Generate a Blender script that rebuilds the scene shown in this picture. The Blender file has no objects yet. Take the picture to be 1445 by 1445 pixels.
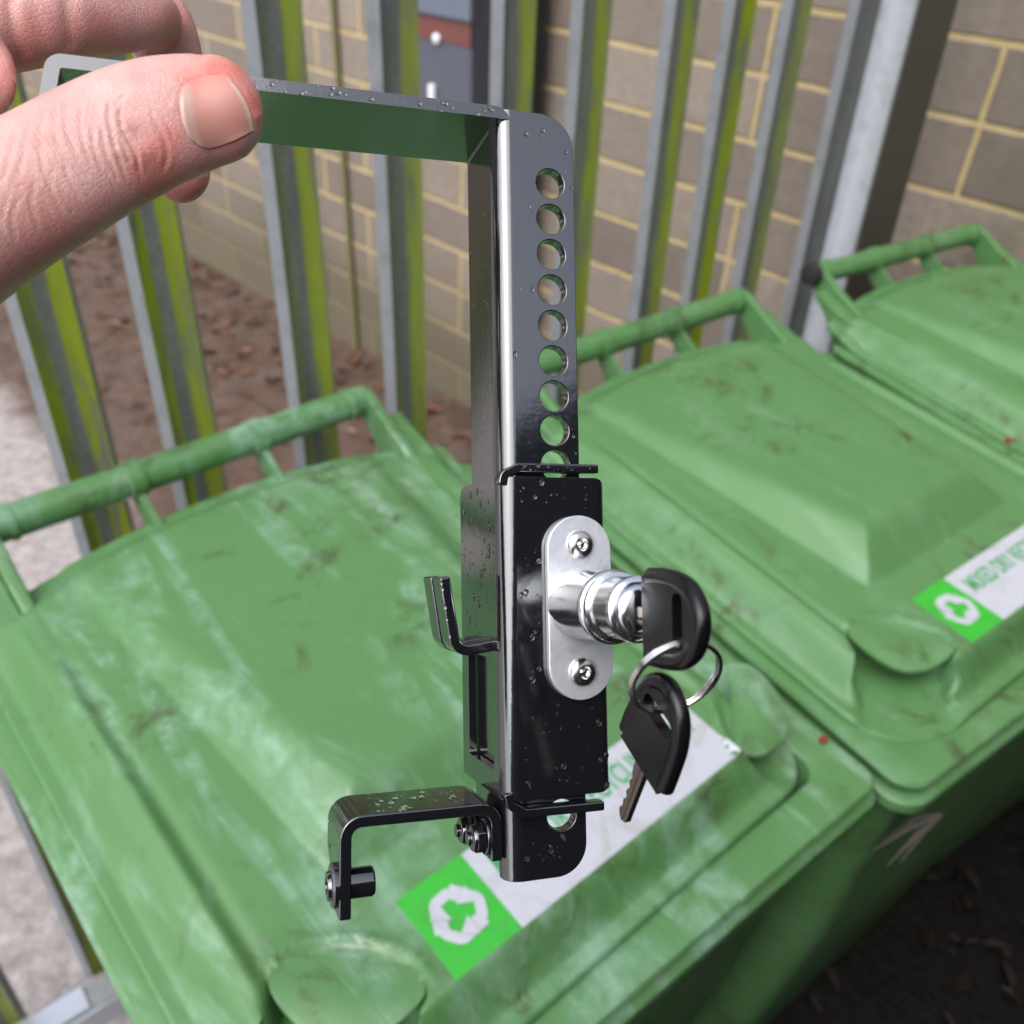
import bpy, bmesh, math, random
import numpy as np
from mathutils import Vector, Matrix, noise
from mathutils.bvhtree import BVHTree
random.seed(7)
S = bpy.context.scene
COL = S.collection
R_ = math.radians

# ---------------------------------------------------------------- camera frame
F, CC, CAMH = 1307.0, 722.5, 1.65
d = Vector((644-CC, 2553-CC, F)).normalized()
zf = Vector((0, 0, 1)); yf = (zf - zf.dot(d)*d).normalized(); zu = -d; xr = yf.cross(zu)
IMG = Matrix((xr, yf, zu))                 # image axes -> world
CAM = Vector((0, 0, CAMH))
def ip(px, py, z):                         # a point at a given depth along a view direction of the survey
    return CAM + IMG @ (Vector((px-CC, py-CC, F))/F*z)
cd = bpy.data.cameras.new('camera'); co = bpy.data.objects.new('camera', cd); COL.objects.link(co)
m3 = Matrix.Identity(3)
cols = [IMG @ Vector((1,0,0)), IMG @ Vector((0,-1,0)), IMG @ Vector((0,0,-1))]
mw = Matrix.Identity(4)
for j in range(3):
    for i in range(3): mw[i][j] = cols[j][i]
    mw[j][3] = CAM[j]
co.matrix_world = mw
cd.sensor_width = 36; cd.lens = F/1445*36; cd.clip_start = 0.02; cd.clip_end = 500
cd.dof.use_dof = True; cd.dof.focus_distance = 0.285; cd.dof.aperture_fstop = 13.0
cd.dof.aperture_blades = 0
S.camera = co

# ---------------------------------------------------------------- helpers
def tag(o, label=None, cat=None, group=None, kind=None):
    if label: o['label'] = label
    if cat: o['category'] = cat
    if group: o['group'] = group
    if kind: o['kind'] = kind
    return o
def empty(name, loc=(0,0,0), rz=0, mat=None):
    o = bpy.data.objects.new(name, None); COL.objects.link(o); o.empty_display_size = .05
    if mat is not None: o.matrix_world = mat
    else: o.location = loc; o.rotation_euler = (0,0,rz)
    return o
def link(name, bm, mat, parent=None, smooth=None):
    me = bpy.data.meshes.new(name); bm.to_mesh(me); bm.free()
    o = bpy.data.objects.new(name, me); COL.objects.link(o)
    if mat is not None: me.materials.append(mat)
    if parent is not None: o.parent = parent
    if smooth is not None: shade(me, smooth)
    return o
def shade(me, ang):
    me.polygons.foreach_set('use_smooth', [True]*len(me.polygons))
    try: me.set_sharp_from_angle(angle=R_(ang))
    except Exception: pass
def box(bm, a, b):
    vs = [bm.verts.new((x,y,z)) for x in (a[0],b[0]) for y in (a[1],b[1]) for z in (a[2],b[2])]
    for f in ((0,1,3,2),(4,6,7,5),(0,4,5,1),(2,3,7,6),(0,2,6,4),(1,5,7,3)): bm.faces.new([vs[i] for i in f])
def prism(bm, pts, axis, a, b):
    """polygon extruded along an axis; pts are (u,v) in the other two axes"""
    def P(u,v,w):
        return {'x':(w,u,v),'y':(u,w,v),'z':(u,v,w)}[axis]
    A = [bm.verts.new(P(u,v,a)) for u,v in pts]; B = [bm.verts.new(P(u,v,b)) for u,v in pts]
    n = len(pts)
    bm.faces.new(A); bm.faces.new(B[::-1])
    for i in range(n): bm.faces.new([A[i],B[i],B[(i+1)%n],A[(i+1)%n]])
def cyl(bm, p0, p1, r0, r1=None, n=32, caps=True):
    r1 = r0 if r1 is None else r1
    p0=Vector(p0); p1=Vector(p1); t=(p1-p0).normalized()
    u=t.orthogonal().normalized(); v=t.cross(u)
    rings=[]
    for p,r in ((p0,r0),(p1,r1)):
        rings.append([bm.verts.new(p+(u*math.cos(2*math.pi*i/n)+v*math.sin(2*math.pi*i/n))*r) for i in range(n)])
    for i in range(n): bm.faces.new([rings[0][i],rings[0][(i+1)%n],rings[1][(i+1)%n],rings[1][i]])
    if caps: bm.faces.new(rings[0][::-1]); bm.faces.new(rings[1])
def lathe(bm, c, t, prof, n=48):
    """prof: (distance along t, radius)"""
    c=Vector(c); t=Vector(t).normalized(); u=t.orthogonal().normalized(); v=t.cross(u)
    prev=None
    for k,(h,r) in enumerate(prof):
        if r<1e-7: ring=[bm.verts.new(c+t*h)]
        else: ring=[bm.verts.new(c+t*h+(u*math.cos(2*math.pi*i/n)+v*math.sin(2*math.pi*i/n))*r) for i in range(n)]
        if prev:
            for i in range(n):
                a=prev[i%len(prev)]; b=prev[(i+1)%len(prev)]; e=ring[(i+1)%len(ring)]; f=ring[i%len(ring)]
                q=[]
                for x in (a,b,e,f):
                    if x not in q: q.append(x)
                if len(q)>2: bm.faces.new(q)
        prev=ring
def tube(bm, pts, rad, n=12, closed=False, flat=1.0, up=None):
    pts=[Vector(p) for p in pts]; N=len(pts); rings=[]
    prevu=None
    for i,p in enumerate(pts):
        if closed: t=(pts[(i+1)%N]-pts[i-1]).normalized()
        else: t=(pts[min(i+1,N-1)]-pts[max(i-1,0)]).normalized()
        if prevu is None: u=(Vector(up) if up else t.orthogonal()); u=(u-u.dot(t)*t).normalized()
        else: u=(prevu-prevu.dot(t)*t).normalized()
        prevu=u; v=t.cross(u)
        r=rad[i] if hasattr(rad,'__len__') else rad
        ru,rv=(r if hasattr(r,'__len__') else (r,r*flat))
        rings.append([bm.verts.new(p+u*math.cos(2*math.pi*k/n)*ru+v*math.sin(2*math.pi*k/n)*rv) for k in range(n)])
    for i in range(N if closed else N-1):
        a,b=rings[i],rings[(i+1)%N]
        for k in range(n): bm.faces.new([a[k],a[(k+1)%n],b[(k+1)%n],b[k]])
    if not closed: bm.faces.new(rings[0][::-1]); bm.faces.new(rings[-1])
def catmull(pts, k=8):
    out=[]; n=len(pts)
    for i in range(n-1):
        p0=pts[max(i-1,0)];p1=pts[i];p2=pts[i+1];p3=pts[min(i+2,n-1)]
        for j in range(k):
            t=j/k
            out.append(tuple(.5*((2*b)+(-a+c)*t+(2*a-5*b+4*c-e)*t*t+(-a+3*b-3*c+e)*t**3) for a,b,c,e in zip(p0,p1,p2,p3)))
    out.append(tuple(pts[-1])); return out
def arc(cx,cy,r,a0,a1,n=8):
    return [(cx+r*math.cos(R_(a0+(a1-a0)*i/n)), cy+r*math.sin(R_(a0+(a1-a0)*i/n))) for i in range(n+1)]
def rrect(x0,y0,x1,y1,r,n=6):
    if not hasattr(r,'__len__'): r=(r,r,r,r)       # bl br tr tl
    return arc(x0+r[0],y0+r[0],r[0],180,270,n)+arc(x1-r[1],y0+r[1],r[1],270,360,n)+arc(x1-r[2],y1-r[2],r[2],0,90,n)+arc(x0+r[3],y1-r[3],r[3],90,180,n)
def offset_path(path, t):
    """thick strip polygon from an open 2-D centre path"""
    L=[];Rr=[]
    for i,p in enumerate(path):
        a=path[max(i-1,0)];b=path[min(i+1,len(path)-1)]
        dx,dy=b[0]-a[0],b[1]-a[1];l=math.hypot(dx,dy);nx,ny=-dy/l,dx/l
        L.append((p[0]+nx*t/2,p[1]+ny*t/2));Rr.append((p[0]-nx*t/2,p[1]-ny*t/2))
    return L+Rr[::-1]
def fillet(path, r, n=8):
    out=[path[0]]
    for i in range(1,len(path)-1):
        p=Vector(path[i]);a=(Vector(path[i-1])-p);b=(Vector(path[i+1])-p)
        ang=a.angle(b);dd=min(r/math.tan(ang/2),a.length*.95,b.length*.95);rr=dd*math.tan(ang/2)
        a.normalize();b.normalize();c=p+(a+b).normalized()*(rr/math.sin(ang/2))
        s=p+a*dd-c;e=p+b*dd-c;a0=math.atan2(s.y,s.x);a1=math.atan2(e.y,e.x)
        da=(a1-a0+math.pi)%(2*math.pi)-math.pi
        for k in range(n+1): out.append((c.x+rr*math.cos(a0+da*k/n),c.y+rr*math.sin(a0+da*k/n)))
    out.append(path[-1]);return out
def bake(o, cutters=(), bevel=0, seg=2, ang=40):
    bpy.context.view_layer.update()
    for c in cutters:
        md=o.modifiers.new('b','BOOLEAN'); md.operation='DIFFERENCE'; md.solver='EXACT'; md.object=c
    if bevel:
        md=o.modifiers.new('v','BEVEL'); md.width=bevel; md.segments=seg; md.limit_method='ANGLE'; md.angle_limit=R_(ang)
        o.data.polygons.foreach_set('use_smooth',[True]*len(o.data.polygons))
        md.harden_normals=True
        md=o.modifiers.new('w','WEIGHTED_NORMAL'); md.weight=90; md.keep_sharp=False
    dg=bpy.context.evaluated_depsgraph_get()
    me=bpy.data.meshes.new_from_object(o.evaluated_get(dg))
    me.name=o.data.name
    o.modifiers.clear(); o.data=me
    for c in cutters: bpy.data.objects.remove(c)
    if not bevel: shade(me,35)
    return o
def cutter(fn, parent):
    bm=bmesh.new(); fn(bm); bmesh.ops.recalc_face_normals(bm,faces=bm.faces)
    return link('cut',bm,None,parent)
def ss(a,b,x):
    if a==b: return float(x>=a)
    t=min(max((x-a)/(b-a),0),1); return t*t*(3-2*t)

# ---------------------------------------------------------------- materials
def new_mat(name):
    m=bpy.data.materials.new(name); m.use_nodes=True
    nt=m.node_tree; return m,nt,nt.nodes['Principled BSDF']
def N(nt,t,**k):
    n=nt.nodes.new(t)
    for a,b in k.items():
        if a.startswith('i_'):
            n.inputs[a[2:].replace('_',' ')].default_value=b
        else: setattr(n,a,b)
    return n
def ramp(nt, fac, stops, interp='LINEAR'):
    r=nt.nodes.new('ShaderNodeValToRGB'); r.color_ramp.interpolation=interp
    e=r.color_ramp.elements
    while len(e)<len(stops): e.new(.5)
    for i,(p,c) in enumerate(stops):
        e[i].position=p; e[i].color=(c if hasattr(c,'__len__') else (c,c,c))+((1,) if not hasattr(c,'__len__') or len(c)==3 else ())
    nt.links.new(fac,r.inputs[0]); return r.outputs[0]
def coord(nt, kind='Object', scale=(1,1,1), rot=(0,0,0), loc=(0,0,0)):
    t=nt.nodes.new('ShaderNodeTexCoord'); mp=nt.nodes.new('ShaderNodeMapping')
    mp.inputs['Scale'].default_value=scale; mp.inputs['Rotation'].default_value=rot; mp.inputs['Location'].default_value=loc
    nt.links.new(t.outputs[kind],mp.inputs[0]); return mp.outputs[0]
def nz(nt, vec, scale, detail=4, rough=.55, dist=0):
    n=N(nt,'ShaderNodeTexNoise'); n.inputs['Scale'].default_value=scale; n.inputs['Detail'].default_value=detail
    n.inputs['Roughness'].default_value=rough; n.inputs['Distortion'].default_value=dist
    nt.links.new(vec,n.inputs['Vector']); return n.outputs['Fac']
def mix(nt, f, a, b, typ='MIX'):
    n=nt.nodes.new('ShaderNodeMix'); n.data_type='RGBA'; n.blend_type=typ
    for s,v in ((0,f),(6,a),(7,b)):
        if hasattr(v,'is_linked') or hasattr(v,'links'): nt.links.new(v,n.inputs[s])
        else: n.inputs[s].default_value = v if s==0 else tuple(v)+(1,)
    return n.outputs[2]
def fmath(nt, op, a, b=0.0, clamp=False):
    n=nt.nodes.new('ShaderNodeMath'); n.operation=op; n.use_clamp=clamp
    for s,v in ((0,a),(1,b)):
        if hasattr(v,'links'): nt.links.new(v,n.inputs[s])
        else: n.inputs[s].default_value=v
    return n.outputs[0]
def bump(nt, h, strength, dist, bsdf, prev=None, inp='Normal'):
    b=nt.nodes.new('ShaderNodeBump'); b.inputs['Strength'].default_value=strength; b.inputs['Distance'].default_value=dist
    nt.links.new(h,b.inputs['Height'])
    if prev is not None: nt.links.new(prev,b.inputs['Normal'])
    if bsdf is not None: nt.links.new(b.outputs[0],bsdf.inputs[inp])
    return b.outputs[0]
def simple(name,col,rough=.5,metal=0,coat=0,spec=.5):
    m,nt,b=new_mat(name); b.inputs['Base Color'].default_value=tuple(col)+(1,); b.inputs['Roughness'].default_value=rough
    b.inputs['Metallic'].default_value=metal; b.inputs['Coat Weight'].default_value=coat; b.inputs['Specular IOR Level'].default_value=spec
    return m

GREEN=(.088,.212,.072)
def mat_bin(name, wet=1.0, seed=0.0):
    m,nt,b=new_mat(name)
    v=coord(nt,'Object',(1,1,1),(0,0,0),(seed,seed*.7,0))
    big=nz(nt,v,5.5,5,.6,.6); fine=nz(nt,v,38,5,.65,.4); med=nz(nt,v,14,4,.6,1.2)
    # damp film gathers in long ragged patches
    vs=coord(nt,'Object',(15,3.2,6),(0,0,R_(-10)),(seed*2,0,0)); pn=nz(nt,vs,1.0,5,.62,.9)
    patch=ramp(nt,pn,[(.47,0.0),(.60,1.0)])
    brk=ramp(nt,fine,[(.36,0.0),(.6,1.0)])
    film=fmath(nt,'MULTIPLY',patch,brk)
    col=mix(nt,fmath(nt,'MULTIPLY',big,.5),GREEN,(.115,.27,.092))
    # sky reflected in the damp film, put into a paler base colour
    col=mix(nt,fmath(nt,'MULTIPLY',film,.42*wet),col,(.36,.56,.45))
    # moss and grime specks
    mo=nz(nt,v,26,8,.75,.8); mz=nz(nt,coord(nt,'Object',(1,1,1),(0,0,0),(seed+4.3,1.7,0)),6,3,.55,.8)
    mk=fmath(nt,'MULTIPLY',ramp(nt,mo,[(.50,0.0),(.64,1.0)]),ramp(nt,mz,[(.50,0.0),(.60,1.0)]))
    col=mix(nt,fmath(nt,'MULTIPLY',mk,.85),col,(.055,.06,.022))
    nt.links.new(col,b.inputs['Base Color'])
    rg=fmath(nt,'SUBTRACT',.44,fmath(nt,'MULTIPLY',patch,.17*wet)); nt.links.new(rg,b.inputs['Roughness'])
    b.inputs['IOR'].default_value=1.5
    b.inputs['Coat Weight'].default_value=.0
    cw=fmath(nt,'MULTIPLY',patch,.6*wet); nt.links.new(cw,b.inputs['Coat Weight']); b.inputs['Coat Roughness'].default_value=.15; b.inputs['Coat IOR'].default_value=1.55
    n1=bump(nt,nz(nt,v,420,3,.6),.10,.0004,None); n2=bump(nt,fine,.12,.0008,b,n1)
    bump(nt,fine,.22,.0016,b,None,'Coat Normal')
    return m
M={}
M['bin']=mat_bin('bin_plastic_wet',1.0,0.0)
M['bin2']=mat_bin('bin_plastic_damp',.28,3.1)
def mat_black(name,rough=.09):
    m,nt,b=new_mat(name); v=coord(nt,'Object',(1,1,1))
    b.inputs['Base Color'].default_value=(.006,.0065,.009,1)
    f=nz(nt,v,260,4,.6); g=nz(nt,coord(nt,'Object',(900,900,60)),1,3,.6)
    r=fmath(nt,'ADD',fmath(nt,'MULTIPLY',f,.10),rough-.03); nt.links.new(r,b.inputs['Roughness'])
    n1=bump(nt,f,.06,.0006,None); bump(nt,g,.10,.00006,b,n1)
    b.inputs['IOR'].default_value=2.3
    return m
M['black']=mat_black('black_gloss_powder_coat')
M['rubber']=simple('black_key_plastic',(.004,.004,.005),.26,spec=.4)
def mat_zinc():
    m,nt,b=new_mat('bright_zinc'); v=coord(nt,'Object',(1,1,1))
    f=nz(nt,v,420,5,.7,.5); c=nz(nt,v,1400,3,.6)
    nt.links.new(mix(nt,f,(.74,.76,.80),(.92,.94,.98)),b.inputs['Base Color'])
    b.inputs['Metallic'].default_value=.75; nt.links.new(fmath(nt,'ADD',fmath(nt,'MULTIPLY',f,.25),.28),b.inputs['Roughness'])
    n1=bump(nt,c,.12,.0002,None); bump(nt,f,.35,.0003,b,n1); return m
M['zinc']=mat_zinc()
M['chrome']=simple('wet_chrome',(.70,.71,.74),.17,1)
M['steel']=simple('stainless_steel',(.62,.60,.58),.22,1)
M['brass']=simple('nickel_key_blade',(.42,.36,.31),.3,1)
M['hole']=simple('keyway_black',(.01,.01,.01),.5)
def mat_water():
    m,nt,b=new_mat('rain_water'); b.inputs['Base Color'].default_value=(1,1,1,1); b.inputs['Roughness'].default_value=0.0
    b.inputs['IOR'].default_value=1.333; b.inputs['Transmission Weight'].default_value=1; return m
M['water']=mat_water()
def mat_galv(name='galvanised_algae', algae=1.0):
    m,nt,b=new_mat(name); v=coord(nt,'Object',(1,1,1))
    at=N(nt,'ShaderNodeAttribute',attribute_name='algae')
    pa=nz(nt,coord(nt,'Object',(60,60,9)),1,5,.6,.3); pb=nz(nt,v,160,5,.7)
    base=mix(nt,pa,(.20,.205,.195),(.44,.455,.47)); base=mix(nt,ramp(nt,pb,[(.45,0.0),(.7,.5)]),base,(.13,.13,.115))
    if algae>0:
        al=mix(nt,pa,(.27,.33,.025),(.50,.60,.04))
        k=fmath(nt,'MULTIPLY',at.outputs['Fac'],ramp(nt,pb,[(.25,.55),(.5,1.0)]))
        k=fmath(nt,'MULTIPLY',k,ramp(nt,pa,[(.34,.15),(.52,1.0)]),True)
        base=mix(nt,fmath(nt,'MULTIPLY',k,algae),base,al)
    nt.links.new(base,b.inputs['Base Color']); b.inputs['Roughness'].default_value=.42
    b.inputs['Metallic'].default_value=.25
    bump(nt,pb,.3,.001,b); return m
M['galv']=mat_galv()
M['galvclean']=mat_galv('galvanised_clean',0)
def grimy(name,c1,c2,rough):
    m,nt,b=new_mat(name); v=coord(nt,'Object',(1,1,1)); a=nz(nt,v,30,6,.7,.6); f=nz(nt,v,240,3,.6)
    c=mix(nt,ramp(nt,a,[(.5,0.0),(.72,.75)]),c1,c2); c=mix(nt,ramp(nt,f,[(.62,0.0),(.7,.35)]),c,c2)
    nt.links.new(c,b.inputs['Base Color']); nt.links.new(ramp(nt,a,[(.4,rough),(.7,rough+.25)]),b.inputs['Roughness']); return m
M['galvedge']=grimy('galvanised_skylit',(.44,.46,.49),(.27,.28,.29),.38)  # sky reflection on pale edges and post put into a lighter colour
M['post']=simple('galvanised_post',(.30,.31,.32),.5,.3)
def mat_wall():
    m,nt,b=new_mat('block_wall_yellow_mortar')
    v=coord(nt,'Object',(1,1,1),(0,0,R_(-1.2)),(0,-.105,0))
    wob=N(nt,'ShaderNodeTexNoise'); wob.inputs['Scale'].default_value=14; nt.links.new(v,wob.inputs['Vector'])
    add=nt.nodes.new('ShaderNodeVectorMath'); add.operation='MULTIPLY_ADD'
    nt.links.new(wob.outputs['Color'],add.inputs[0]); add.inputs[1].default_value=(.006,.006,.006); nt.links.new(v,add.inputs[2])
    br=N(nt,'ShaderNodeTexBrick'); br.offset=.5; br.offset_frequency=3; br.squash=1
    nt.links.new(add.outputs[0],br.inputs['Vector'])
    for k,x in (('Scale',1.0),('Mortar Size',.0085),('Mortar Smooth',.55),('Bias',0),('Brick Width',.50),('Row Height',.143)): br.inputs[k].default_value=x
    br.inputs['Color1'].default_value=(0,0,0,1); br.inputs['Color2'].default_value=(1,1,1,1); br.inputs['Mortar'].default_value=(.5,.5,.5,1)
    n1=nz(nt,v,34,7,.7); n2=nz(nt,v,6,4,.6); n3=nz(nt,coord(nt,'Object',(1,1,1),(0,0,0),(3,3,3)),2.2,4,.6)
    blk=mix(nt,br.outputs['Color'],(.17,.135,.11),(.34,.275,.22))
    blk=mix(nt,ramp(nt,n1,[(.4,0.0),(.75,.6)]),blk,(.11,.092,.078)); blk=mix(nt,ramp(nt,n2,[(.4,0.0),(.75,.45)]),blk,(.24,.205,.165))
    mor=mix(nt,n2,(.46,.335,.15),(.60,.475,.25)); mor=mix(nt,ramp(nt,n1,[(.45,0.0),(.75,.6)]),mor,(.36,.28,.09))
    c=mix(nt,br.outputs['Fac'],blk,mor)
    # damp green-brown staining low down and in runs
    run=nz(nt,coord(nt,'Object',(5,.35,5)),1,4,.6); c=mix(nt,ramp(nt,run,[(.56,0.0),(.72,.5)]),c,(.10,.10,.035))
    sp=N(nt,'ShaderNodeSeparateXYZ'); nt.links.new(v,sp.inputs[0])
    low=ramp(nt,fmath(nt,'ADD',sp.outputs['Y'],fmath(nt,'MULTIPLY',n3,.5)),[(.30,.75),(.62,0.0)]); c=mix(nt,low,c,(.10,.085,.045))
    nt.links.new(c,b.inputs['Base Color']); b.inputs['Roughness'].default_value=.8
    h=fmath(nt,'SUBTRACT',fmath(nt,'MULTIPLY',n1,.3),br.outputs['Fac']); bump(nt,h,.8,.006,b)
    return m
M['wall']=mat_wall()
def mat_ground():
    m,nt,b=new_mat('wet_ground'); v=coord(nt,'Object',(1,1,1))
    sp=N(nt,'ShaderNodeSeparateXYZ'); nt.links.new(v,sp.inputs[0])
    n1=nz(nt,v,4,5,.6,.5); n2=nz(nt,v,60,6,.75); n3=nz(nt,v,220,4,.7); n4=nz(nt,v,11,5,.65,1)
    grav=mix(nt,ramp(nt,nz(nt,v,26,6,.7),[(.3,0.0),(.7,1.0)]),(.22,.19,.18),(.60,.54,.52)); grav=mix(nt,ramp(nt,n3,[(.5,0.0),(.68,.6)]),grav,(.15,.13,.12)); grav=mix(nt,ramp(nt,n4,[(.5,0.0),(.75,.4)]),grav,(.40,.34,.36))
    br=mix(nt,ramp(nt,n4,[(.3,0.0),(.7,1.0)]),(.06,.034,.024),(.17,.115,.085)); br=mix(nt,ramp(nt,n1,[(.5,0.0),(.7,.7)]),br,(.14,.10,.085)); br=mix(nt,ramp(nt,n2,[(.52,0.0),(.7,.6)]),br,(.07,.03,.02))
    lane=fmath(nt,'ADD',fmath(nt,'ADD',sp.outputs['X'],sp.outputs['Y']),fmath(nt,'MULTIPLY',fmath(nt,'SUBTRACT',n1,.5),.5))
    c=mix(nt,ramp(nt,fmath(nt,'MULTIPLY',lane,.25),[(.24,0.0),(.29,1.0)]),grav,br)
    # yard this side of the fence: leaf mould, shade put into its colour
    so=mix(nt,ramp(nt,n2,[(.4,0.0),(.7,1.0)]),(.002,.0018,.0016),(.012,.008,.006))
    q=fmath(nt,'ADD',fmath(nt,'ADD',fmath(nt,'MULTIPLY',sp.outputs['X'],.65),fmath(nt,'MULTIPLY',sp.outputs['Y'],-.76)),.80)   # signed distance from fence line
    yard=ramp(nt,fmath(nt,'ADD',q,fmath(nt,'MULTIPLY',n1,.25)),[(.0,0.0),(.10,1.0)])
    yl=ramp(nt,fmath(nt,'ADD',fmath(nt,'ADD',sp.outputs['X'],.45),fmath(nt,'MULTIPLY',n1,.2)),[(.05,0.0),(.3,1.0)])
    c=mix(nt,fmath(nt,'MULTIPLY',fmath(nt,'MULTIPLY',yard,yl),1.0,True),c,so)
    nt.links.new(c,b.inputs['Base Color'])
    nt.links.new(ramp(nt,n1,[(.4,.35),(.65,.8)]),b.inputs['Roughness']); b.inputs['Specular IOR Level'].default_value=.3
    nn=bump(nt,n2,.6,.01,None); bump(nt,n4,.5,.02,b,nn); return m
M['ground']=mat_ground()
M['tagw']=simple('sticker_white',(.60,.61,.66),.4); M['tagg']=simple('sticker_green',(.05,.50,.04),.4); M['tagt']=simple('sticker_text_green',(.07,.36,.14),.4)
M['tagw']=grimy('sticker_white_film',(.52,.53,.59),(.36,.38,.35),.3); M['tagg']=grimy('sticker_green_film',(.04,.44,.035),(.05,.30,.04),.3)
M['cab']=simple('cabinet_grey',(.085,.09,.115),.45); M['cabtop']=simple('cabinet_top',(.13,.15,.19),.35); M['rust']=simple('rust_band',(.16,.05,.04),.6)
M['pipe']=simple('black_downpipe',(.012,.012,.016),.4)
M['lens']=simple('white_reflector',(.8,.8,.85),.2)
M['red']=simple('red_leaf',(.30,.012,.02),.4); M['tyre']=simple('tyre',(.02,.02,.02),.7)
M['jacket']=simple('dark_jacket_cloth',(.010,.011,.015),.85)
def mat_leaf():
    m,nt,b=new_mat('leaf_mix'); g=N(nt,'ShaderNodeNewGeometry')
    c=ramp(nt,g.outputs['Random Per Island'],[(0,(.035,.02,.012)),(.35,(.10,.05,.03)),(.6,(.20,.09,.05)),(.75,(.16,.025,.03)),(.88,(.14,.09,.05)),(1,(.32,.20,.14))])
    nt.links.new(c,b.inputs['Base Color']); b.inputs['Roughness'].default_value=.45; return m
M['leaf']=mat_leaf()
def mat_skin():
    m,nt,b=new_mat('skin'); 
    a=N(nt,'ShaderNodeAttribute',attribute_name='flush'); a2=N(nt,'ShaderNodeAttribute',attribute_name='axial')
    v=coord(nt,'Object',(1,1,1))
    n1=nz(nt,v,55,5,.6); n2=nz(nt,v,210,4,.6)
    c=mix(nt,ramp(nt,n1,[(.3,0.0),(.7,1.0)]),(.58,.28,.25),(.72,.45,.41))
    c=mix(nt,ramp(nt,a.outputs['Fac'],[(0,0.0),(1,.85)]),c,(.66,.17,.125))
    c=mix(nt,ramp(nt,n2,[(.45,0.0),(.8,.35)]),c,(.55,.24,.21))
    nt.links.new(c,b.inputs['Base Color']); b.inputs['Roughness'].default_value=.40
    b.inputs['Subsurface Weight'].default_value=.25; b.inputs['Subsurface Radius'].default_value=(1,.35,.2); b.inputs['Subsurface Scale'].default_value=.002
    # fine cross-hatched skin lines, running across the digit
    wv=N(nt,'ShaderNodeCombineXYZ'); nt.links.new(a2.outputs['Fac'],wv.inputs[0])
    ds=nt.nodes.new('ShaderNodeVectorMath'); ds.operation='MULTIPLY_ADD'; nt.links.new(wv.outputs[0],ds.inputs[0]); ds.inputs[1].default_value=(1400,0,0)
    vv=coord(nt,'Object',(130,130,130)); nt.links.new(vv,ds.inputs[2])
    w=nz(nt,ds.outputs[0],1.0,4,.6,.5)
    vo=N(nt,'ShaderNodeTexVoronoi'); vo.feature='DISTANCE_TO_EDGE'; vo.inputs['Scale'].default_value=700; nt.links.new(v,vo.inputs['Vector'])
    e=ramp(nt,vo.outputs['Distance'],[(0,0.0),(.12,1.0)])
    k=bump(nt,w,.42,.0006,None); k=bump(nt,n2,.22,.0004,None,k); bump(nt,e,.34,.0003,b,k); return m
M['skin']=mat_skin()
def mat_nail():
    m,nt,b=new_mat('nail'); uvn=N(nt,'ShaderNodeUVMap'); s=N(nt,'ShaderNodeSeparateXYZ'); nt.links.new(uvn.outputs[0],s.inputs[0])
    c=ramp(nt,s.outputs['X'],[(0,(.62,.42,.35)),(.26,(.60,.38,.32)),(.38,(.60,.28,.23)),(.94,(.62,.29,.235)),(.97,(.66,.46,.38)),(1,(.72,.58,.48))])
    c=mix(nt,ramp(nt,s.outputs['Y'],[(.75,0.0),(1,.6)]),c,(.60,.20,.16))
    nt.links.new(c,b.inputs['Base Color']); b.inputs['Roughness'].default_value=.27; b.inputs['Subsurface Weight'].default_value=.2; b.inputs['Subsurface Scale'].default_value=.001
    w=nz(nt,coord(nt,'UV',(3,45,1)),1,3,.5); bump(nt,w,.25,.0002,b); return m
M['nail']=mat_nail()

# ---------------------------------------------------------------- ground
bm=bmesh.new()
g=[-60,-12,-5,-3,-2,-1,0,1,2,3,5,12,60]
vs=[[bm.verts.new((x,y,0)) for x in g] for y in g]
for i in range(len(g)-1):
    for j in range(len(g)-1): bm.faces.new([vs[i][j],vs[i][j+1],vs[i+1][j+1],vs[i+1][j]])
tag(link('ground',bm,M['ground']),kind='structure')

# leaf litter
def leaves(name, n, fn, smin, smax, mat, lift=.004):
    bm=bmesh.new()
    for _ in range(n):
        x,y=fn(); s=random.uniform(smin,smax); a=random.uniform(0,6.28)
        ux,uy=math.cos(a)*s,math.sin(a)*s; wx,wy=-uy*.38,ux*.38
        z=lift+random.uniform(0,.012)
        P=[(x-ux,y-uy,z),(x-ux*.3+wx,y-uy*.3+wy,z+random.uniform(.002,.02)),(x+ux*.4+wx*.8,y+uy*.4+wy*.8,z+random.uniform(.002,.015)),(x+ux,y+uy,z),(x+ux*.4-wx*.8,y+uy*.4-wy*.8,z+random.uniform(.002,.02)),(x-ux*.3-wx,y-uy*.3-wy,z+.003)]
        v=[bm.verts.new(p) for p in P]
        bm.faces.new([v[0],v[1],v[2],v[3]]); bm.faces.new([v[0],v[3],v[4],v[5]])
    return link(name,bm,mat)
def lane():
    t=random.uniform(-.2,5); off=abs(random.gauss(0,.55)); s=2.66-off
    x,y=s/2-t*.707, s/2+t*.707
    return (x,y) if .65*x-.76*y+.93<-.12 else lane()
def yard():
    return (random.uniform(.1,2.2), random.uniform(-.1,1.4))
tag(leaves('leaf_litter',330,lane,.012,.04,M['leaf']),'brown and red wet leaves gathered on the ground along the foot of the block wall','leaf litter',kind='stuff')
M['leafd']=simple('shade_dark_leaf',(.012,.007,.005),.6)  # leaf colour darkened to carry the shade in front of the bins
tag(leaves('leaf_litter',500,yard,.012,.035,M['leafd']),'leaves with shade put into their dark colour, on the darkened soil in front of the bins','leaf litter',kind='stuff')

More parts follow.
